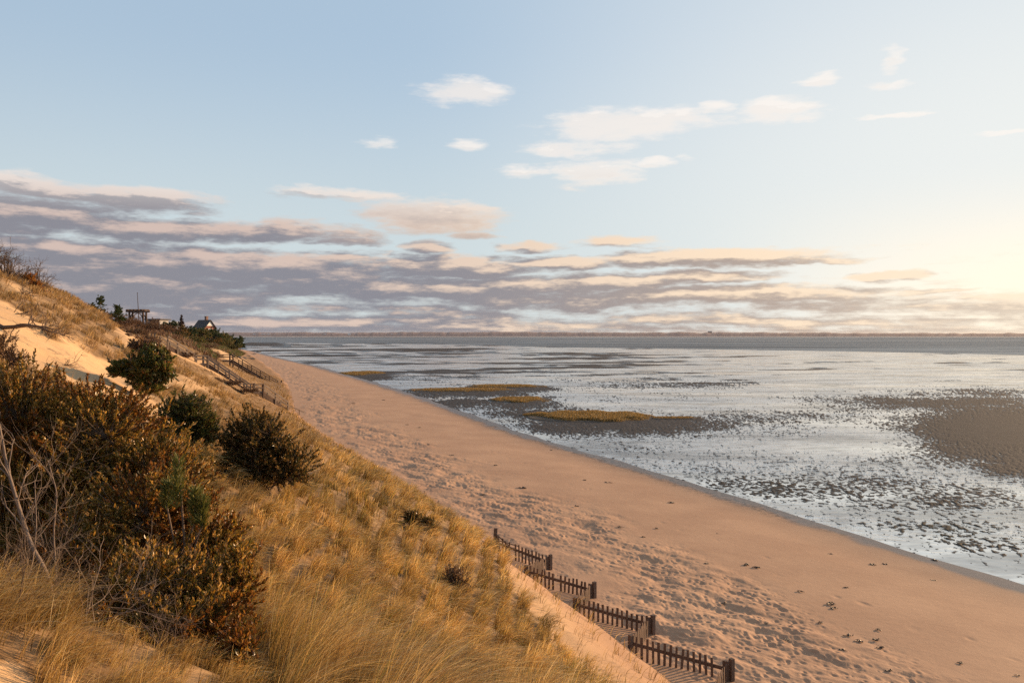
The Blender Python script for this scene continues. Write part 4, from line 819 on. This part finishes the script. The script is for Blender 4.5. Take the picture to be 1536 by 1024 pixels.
def landing(root, c, size, ang, mats, rail=True, rail_h=0.95):
    m = MB(); c = np.array(c, float); n = int(size[0] / 0.15); ca = np.array([math.cos(ang), math.sin(ang), 0]); sa = np.array([-ca[1], ca[0], 0])
    for i in range(n): m.box(c + ca * ((i + .5) / n - .5) * size[0], (size[0] / n - 0.012, size[1], 0.045), rz=ang)
    m.build('landing_deck', mats[0], root)
    m = MB()
    for sg in (-1, 1): m.box(c + sa * sg * size[1] / 2 * .96 - [0, 0, .15], (size[0], 0.05, 0.22), rz=ang)
    for sg in (-1, 1): m.box(c + ca * sg * size[0] / 2 * .96 - [0, 0, .15], (0.05, size[1] * .92, 0.22), rz=ang)
    m.build('landing_frame', mats[1], root)
    for i in (-1, 1):
        for j in (-1, 1):
            p = c + ca * i * (size[0] / 2 + .02) + sa * j * (size[1] / 2 + .08); g = gz(p[0], p[1]); hi = c[2] + rail_h; m = MB(); m.box((p[0], p[1], (g - .3 + hi) / 2), (0.12, 0.12, hi - g + .3), rz=ang); m.build('post', mats[2], root)
    if rail:
        for j in (-1, 1):
            for z in (rail_h - 0.04, rail_h - 0.45):
                m = MB(); o = c + sa * j * (size[1] / 2 + .165) + [0, 0, z]; m.beam(o - ca * size[0] * .54, o + ca * size[0] * .54, 0.04, 0.11); m.build('handrail', mats[2], root)
def build_stairs():
    mats = (M_RAIL, M_WOOD, M_GREY)
    T = at(246, 517, 88); L2a = at(289, 545.5, 91); L2b = at(308, 549, 92); L1a = at(373, 588, 95); L1b = at(388, 590, 96.2); B = at(426, 614, 99.5)
    L2b[2] = L2a[2]; L1b[2] = L1a[2]
    r = empty('beach_stairs', (T[0], T[1], gz(T[0], T[1])), 'long grey wooden stairway with two landings descending the dune', 'stairs')
    W = 1.25
    hd, s = stair_flight(r, T, L2a, W, 15, mats, nposts=4)
    landing(r, (L2a + L2b) / 2, (np.linalg.norm(L2b - L2a), W + .1), math.atan2(*(L2b - L2a)[1::-1]), mats)
    stair_flight(r, L2b, L1a, W, 22, mats, nposts=5)
    landing(r, (L1a + L1b) / 2, (np.linalg.norm(L1b - L1a), W + .3), math.atan2(*(L1b - L1a)[1::-1]), (M_GREY, M_DARKW, M_DARKW))
    stair_flight(r, L1b, B, W, 12, mats, nposts=3)
    # the seaward handrail runs on to the sand
    o = s * (W / 2 + 0.145); e = at(456, 621, 103); e[2] = gz(e[0], e[1]) + 0.25; m = MB(); m.beam(B + o + [0, 0, .93], e + [0, 0, .1], 0.05, 0.12); m.build('handrail', M_WOOD, r)
    for t in (0.35, 0.8):
        p = (B + o + [0, 0, .93]) * (1 - t) + (e + [0, 0, .1]) * t; g = gz(p[0], p[1]); m = MB(); m.box((p[0], p[1], (g - .2 + p[2]) / 2), (0.10, 0.10, p[2] - g + .2)); m.build('post', M_WOOD, r)
    # second stairway, farther on
    mats2 = (M_WOOD, M_DARKW, M_DARKW)
    D0 = at(325, 540.5, 150); D1 = at(347, 541.5, 151.5); D1[2] = D0[2]; E = at(414, 580, 158)
    r = empty('beach_stairs', (D0[0], D0[1], gz(D0[0], D0[1])), 'shorter dark wooden stairway on posts beyond the long grey one', 'stairs')
    landing(r, (D0 + D1) / 2, (np.linalg.norm(D1 - D0), 1.6), math.atan2(*(D1 - D0)[1::-1]), mats2, rail_h=1.1)
    stair_flight(r, D1, E, 1.4, 24, mats2, nposts=6, rail_h=1.15, rail_lines=3)
    # loose posts
    for px, py0, py1, Y, w, lab in [(227, 500, 513, 86, .13, 'left of two pale posts at the top of the long stairs'), (232, 500, 513, 86, .17, 'thicker right one of two pale posts at the stair top'), (209.5, 493, 500, 88, .14, 'short pale post in the brush under the arbor'),
                                    (340, 575, 583, 92, .16, 'pale stub post beside the middle of the long stairs'), (422, 575, 582, 163, .25, 'dark stub post at the foot of the dark stairs')]:
        a = at(px, py1, Y); g = gz(a[0], a[1]); top = CZ - (py0 - HY) / F * Y; top = max(top, g + 0.4)
        m = MB(); m.box((a[0], a[1], (g - .3 + top) / 2), (w, w, top - g + .3), rz=.4); m.box((a[0], a[1], top + .02), (w * 1.15, w * 1.15, .04), rz=.4)
        tag(m.build('wooden_post', M_GREY if 'pale' in lab else M_DARKW), lab, 'post', 'loose wooden posts')
    for px, py, lab in [(638, 752, 'thin leaning stake at the grass edge, farther of two'), (657, 768, 'thin upright stake at the grass edge, nearer of two')]:
        h = hit(px, py); m = MB(); m.tube([h - [0, 0, .3], h + [0.0, 0, .25], h + [-0.05 if px == 638 else .01, 0, .62]], [.022, .02, .016], 6); m.tube([h + [0, 0, .3], h + [.05, 0, .38], h + [0.06, 0, .5]], [.01, .008, .005], 5)
        tag(m.build('stake', M_DARKW), lab, 'stake', 'thin stakes at the grass edge')

def build_arbor():
    Y = 105.0; X0, X1 = (196.5 - CX) / F * Y, (217 - CX) / F * Y; Xc = (X0 + X1) / 2; zt = CZ - (467 - HY) / F * Y; g = gz(Xc, Y)
    r = empty('garden_arbor', (Xc, Y, g), 'dark wooden arbor with arched braces on the dune crest', 'arbor')
    for x in (X0, X1):
        for dy in (-.45, .45):
            m = MB(); m.box((x, Y + dy, (g - .2 + zt) / 2), (0.20, 0.16, zt - g + .2)); m.build('post', M_DARKW, r)
    for dy in (-.55, .55):
        m = MB(); m.box((Xc, Y + dy, zt - .02), (X1 - X0 + .85, 0.09, 0.2)); m.build('beam', M_DARKW, r)
    for k in range(6):
        x = X0 - .28 + (X1 - X0 + .56) * k / 5; m = MB(); m.box((x, Y, zt + .15), (0.10, 1.6, 0.13)); m.build('rafter', M_DARKW, r)
    m = MB(); m.box((Xc, Y - .48, zt + .245), (X1 - X0 + .7, 0.12, .06)); m.box((Xc, Y + .48, zt + .245), (X1 - X0 + .7, 0.12, .06)); m.build('purlin', M_DARKW, r)
    for dy in (-.45, .45):
        m = MB(); rad = (X1 - X0) / 2 - .10; th = np.linspace(0, np.pi, 13); P = [(Xc + math.cos(t) * rad, Y + dy, zt - .95 + math.sin(t) * 0.78) for t in th]
        for p, q in zip(P[:-1], P[1:]): m.beam(p, q, 0.06, 0.20, up=(0, 1, 0.01))
        m.build('arch_brace', M_DARKW, r)
    Yp = 107.0; x = (208.3 - CX) / F * Yp; g = gz(x, Yp); zt = CZ - (440 - HY) / F * Yp
    r = empty('flagpole', (x, Yp, g), 'thin bare flagpole rising just behind the arbor', 'flagpole'); m = MB(); m.tube([(x, Yp, g - .2), (x - .06, Yp, (g + zt) / 2), (x - .2, Yp, zt)], [.06, .05, .03], 8); m.build('pole', M_DARKW, r)
    m = MB(); m.tube([(x - .2, Yp, zt - .02), (x - .2, Yp, zt + .04), (x - .2, Yp, zt + .12)], [.03, .07, .02], 8); m.build('finial', M_DARKW, r)
    h = hit(193, 504); k = h[1] / F; r = empty('wooden_crate', h, 'small dark wooden crate lying on the sand notch left of the arbor', 'crate')
    m = MB(); m.box(h + [0, 0, 1.6 * k], (8 * k, 6 * k, 3.4 * k), rz=-.3); m.build('body', M_DARKW, r); m = MB(); m.box(h + [0, 0, 3.5 * k], (8.6 * k, 6.5 * k, .5 * k), rz=-.3); m.box(h + [-2.6 * k, 0, 3.9 * k], (1.2 * k, 6 * k, .4 * k), rz=-.3); m.build('lid', M_DARKW, r)
def house(name, label, c, size, wall_h, roof_h, rz, roof, wall, trim, chimney=None, flat=False, windows=(), group='houses on the far bluff'):
    """walls, gabled or flat roof, windows with frames; local x runs along the ridge"""
    c = np.array(c, float); r = empty(name, c, label, 'house', group); Rm = _rot(0, 0, rz); lx, ly = size[0] / 2, size[1] / 2
    def W(p): return (np.array(p, float).reshape(-1, 3) @ Rm.T) + c
    m = MB(); v = [(-lx, -ly, -1), (lx, -ly, -1), (lx, ly, -1), (-lx, ly, -1), (-lx, -ly, wall_h), (lx, -ly, wall_h), (lx, ly, wall_h), (-lx, ly, wall_h)]
    q = [(0, 1, 5, 4), (1, 2, 6, 5), (2, 3, 7, 6), (3, 0, 4, 7)]; t = []
    if not flat: v += [(-lx, 0, wall_h + roof_h), (lx, 0, wall_h + roof_h)]; t = [(5, 6, 9), (7, 4, 8)]
    m.add(W(v), q, t); m.build('wall', wall, r)
    m = MB(); o = 0.45
    if flat:
        m.box(c + [0, 0, wall_h + .16], (size[0] + 2 * o, size[1] + 2 * o, .3), rz=rz)
    else:
        dz = roof_h / ly * o; th = .18
        for s in (-1, 1):
            v = [(-lx - o, s * (ly + o), wall_h - dz), (lx + o, s * (ly + o), wall_h - dz), (lx + o, 0, wall_h + roof_h), (-lx - o, 0, wall_h + roof_h)]
            v = v + [(a, b, z + th) for a, b, z in v]; m.add(W(v), [(0, 1, 2, 3), (4, 5, 6, 7), (0, 1, 5, 4), (0, 3, 7, 4), (1, 2, 6, 5), (3, 2, 6, 7)])
    rf = m.build('roof', roof, r)
    if chimney is not None:
        m = MB(); p = W([chimney])[0]; m.box(p, (.8, .8, 1.9), rz=rz); m.box(p + [0, 0, 1.0], (1.0, 1.0, .18), rz=rz); m.build('chimney', M_CHIM, rf)
    for face, u, z, w, h in windows:      # face: 'f' front (-y), 'g' gable (+x), 'k' other gable (-x)
        m = MB(); g = MB(); e = .06
        if face == 'f': p = W([(u, -ly - e, z)])[0]; m.box(p, (w + .3, .08, h + .3), rz=rz); g.box(W([(u, -ly - e - .06, z)])[0], (w, .06, h), rz=rz)
        else:
            sx = 1 if face == 'g' else -1; p = W([(sx * (lx + e), u, z)])[0]; m.box(p, (.08, w + .3, h + .3), rz=rz); g.box(W([(sx * (lx + e + .06), u, z)])[0], (.06, w, h), rz=rz)
        wd = m.build('window', trim, r); g.build('pane', M_GLASS, wd)
    if not flat and trim is M_WHITE:
        m = MB(); e = .05; m.add(W([(lx + e, -ly * .62, wall_h + roof_h * .22), (lx + e, ly * .62, wall_h + roof_h * .22), (lx + e, 0, wall_h + roof_h * .86), (lx, -ly * .62, wall_h + roof_h * .22), (lx, ly * .62, wall_h + roof_h * .22), (lx, 0, wall_h + roof_h * .86)]), [(0, 1, 4, 3), (1, 2, 5, 4), (2, 0, 3, 5)], [(0, 1, 2)]); m.build('gable_panel', trim, r)
    return r
M_WHITE = plain_material('white_paint', (0.78, 0.76, 0.73), (0.68, 0.66, 0.63), 2); M_CHIM = plain_material('chimney_brick', (0.16, 0.10, 0.085), (0.22, 0.13, 0.10), 4)
M_GLASS = plain_material('window_glass', (0.03, 0.035, 0.04), (0.04, 0.045, 0.05), 1, 0.1, 0.6, 0)
M_SHING = plain_material('dark_shingle', (0.06, 0.055, 0.058), (0.09, 0.08, 0.08), 3); M_REDW = plain_material('red_cladding', (0.20, 0.075, 0.055), (0.26, 0.10, 0.07), 2); M_GREYW = plain_material('grey_shingle', (0.26, 0.25, 0.25), (0.34, 0.33, 0.33), 3)
def build_houses():
    Y = 262.0; X = (307 - CX) / F * Y; top = CZ - (480.5 - HY) / F * Y; g = gz(X, Y); wh, rh = 2.4, 2.3; b = top - wh - rh
    house('beach_house', 'dark gabled house with white gable panel on the bluff', (X, Y, b), (5.0, 4.2), wh, rh, math.radians(-28), M_SHING, M_REDW, M_WHITE, chimney=(0.6, 0.2, wh + rh + .3), windows=[('f', -1.2, 1.5, .9, 1.1), ('f', 1.0, 1.5, .9, 1.1), ('g', 0, 1.3, 1.2, 1.2)])
    m = MB(); 
    Y = 235.0; X = (264 - CX) / F * Y; top = CZ - (483 - HY) / F * Y; b = top - 4.4
    house('beach_house', 'pale grey steep roofed house half hidden behind the pointed cedar', (X, Y, b), (3.6, 3.2), 2.4, 2.0, math.radians(62), M_GREYW, M_GREYW, M_GREYW, windows=[('g', 0, 1.5, .9, 1.1), ('k', 0, 1.5, .9, 1.1)])
    Y = 190.0; X = (236 - CX) / F * Y; top = CZ - (478.3 - HY) / F * Y
    house('beach_house', 'low flat roofed house right of the arbor', (X, Y, top - 3.0), (3.4, 4.0), 2.7, 0, math.radians(-6), M_SHING, M_GREYW, M_GREYW, flat=True, windows=[('f', -.8, 1.5, 1.0, 1.1), ('f', .9, 1.5, 1.0, 1.1)])
    labs = ['tiny white house leftmost on the far shore', 'larger white house second from the left on the far shore', 'white house third from the left on the far shore', 'small pale house alone on the far shore above the flats', 'tiny white house right of the lone pale one on the far shore',
            'pale house at the left of the far group of three', 'pale house in the middle of the far group of three', 'pale house at the right of the far group of three', 'tiny dark rooftop block breaking the far hill skyline']
    for (px, w, py), lab in zip([(382, 5, 504.6), (395, 8, 504.7), (403, 6, 504.8), (488, 4, 504.6), (524, 5, 504.7), (588, 4, 504.5), (598, 4, 504.5), (603, 3.5, 504.5), (1065, 7, 498.3)], labs):
        Y = 2960.0 if py > 500 else 3240.0; k = Y / F; X = (px - CX) / F * Y; z = 3.2 if py > 500 else CZ + (HY - py) * k - 2
        house('far_house', lab, (X, Y, z), (w * k * .8, 7.0), 4.0, 3.0, 0.15, M_GREYW if 'dark' in lab else M_WHITE, M_CHIM if 'dark' in lab else M_WHITE, M_GREYW, windows=[('f', -w * k * .2, 2.2, 1.4, 1.4), ('f', w * k * .2, 2.2, 1.4, 1.4)], group='houses on the far shore')

WRACK = [(1120, 847, 5), (1135, 851, 5), (1307, 847, 4), (1328, 846, 3), (1246, 831, 3), (1200, 887, 4), (1269, 881, 3), (1246, 906, 6), (1251, 912, 4), (1230, 934, 4), (1315, 944, 4), (1313, 959, 5), (1289, 962, 5), (1320, 971, 5), (1274, 954, 6), (1440, 994, 4),
         (1527, 1013, 3), (1403, 840, 4), (1331, 1005, 4), (1263, 975, 4), (1242, 975, 3), (785, 732, 5), (743, 698, 3), (864, 759, 4), (912, 724, 3), (1007, 754, 4), (878, 720, 2.5), (643, 667, 3), (655, 700, 4), (678, 683, 2.5), (630, 641, 2), (827, 675, 2), (610, 637, 2), (700, 712, 3),
         (724, 742, 3), (930, 790, 3), (985, 792, 3), (965, 805, 2.5), (1060, 845, 3), (1085, 905, 4), (1150, 935, 3), (1180, 960, 4), (1400, 870, 2.5), (1075, 800, 2), (575, 600, 2), (530, 605, 2)]
def build_wrack():
    rng = np.random.default_rng(31); m_, nt, out = material('seaweed'); p = bsdf(nt, nt.mix(nt.ramp(nt.noise(geo_pos(nt), 20, 4), .3, .7), (0.028, 0.02, 0.014, 1), (0.06, 0.038, 0.022, 1)), 0.45, 0.4); nt.l.new(p.outputs[0], out.inputs[0])
    for i, (px, py, s) in enumerate(WRACK):
        h = hit(px, py); k = h[1] / F; r = s * k; mb = MB()
        for j in range(9):                          # tangled ribbons and a few bladders
            a = rng.uniform(0, 6.28); c = h + np.array([*(rng.standard_normal(2) * r * np.array([.55, .5])), 0]); ln = r * rng.uniform(.7, 1.5); t = np.linspace(-.5, .5, 6)
            P = c + np.stack([np.cos(a) * t * ln + .15 * r * np.sin(t * 9 + j), np.sin(a) * t * ln * .8, 0.10 * r + 0.16 * r * (1 - 4 * t**2) * rng.uniform(.4, 1.6)], -1)
            mb.tube(P, np.array([.05, .11, .15, .14, .10, .04]) * r * rng.uniform(.7, 1.3), 6)
        big = s >= 6
        tag(mb.build('seaweed_clump', m_, smooth=True), {7: 'largest dark seaweed clump on the open sand, upper of a close pair', 14: 'spread brown seaweed clump between the footprints and open sand'}.get(i, 'small dark seaweed clump lying on the pale sand'), 'seaweed', 'seaweed clumps on the beach')
    # boulders and slumped turf at the foot of the headland
    ms = plain_material('boulder', (0.10, 0.085, 0.075), (0.17, 0.14, 0.12), 0.8, .85, .2, .6)
    for i, (px, py, w, lab) in enumerate([(357, 536, 9, 'largest dark boulder slumped at the headland foot'), (366, 537, 8, 'dark boulder in the middle of the headland foot'), (377, 538, 9, 'long dark boulder nearest the beach below the headland'), (347, 533, 7, 'dark boulder highest on the headland foot'), (381, 531, 6, 'dark boulder at the tip of the headland'), (388, 528, 6, 'low dark boulder reaching into the shallows'), (372, 534, 6, 'small dark boulder behind the long one')]):
        h = hit(px, py); k = h[1] / F; n1, n2 = 9, 14; th = np.linspace(0.02, np.pi - .02, n1)[:, None]; ph = np.linspace(0, 2 * np.pi, n2, endpoint=False)[None]
        d = np.stack([np.sin(th) * np.cos(ph), np.sin(th) * np.sin(ph), np.cos(th) * np.ones_like(ph)], -1); rr = 1 + .35 * noise(d[..., 0] * 2.1 + i * 5, d[..., 1] * 2.1 + d[..., 2] * 1.7, 700)
        V = h + d * rr[..., None] * np.array([w * k * .6, w * k * .8, w * k * .20]); a = np.arange(n1 - 1)[:, None] * n2; b = np.arange(n2)[None]
        mb = MB(); mb.add(V.reshape(-1, 3), np.stack([a + b, a + n2 + b, a + n2 + (b + 1) % n2, a + (b + 1) % n2], -1).reshape(-1, 4)); tag(mb.build('boulder', ms), lab, 'boulder', 'boulders under the headland')
build_fence(); build_stairs(); build_arbor(); build_houses(); build_wrack()
scene.cycles.use_denoising = False
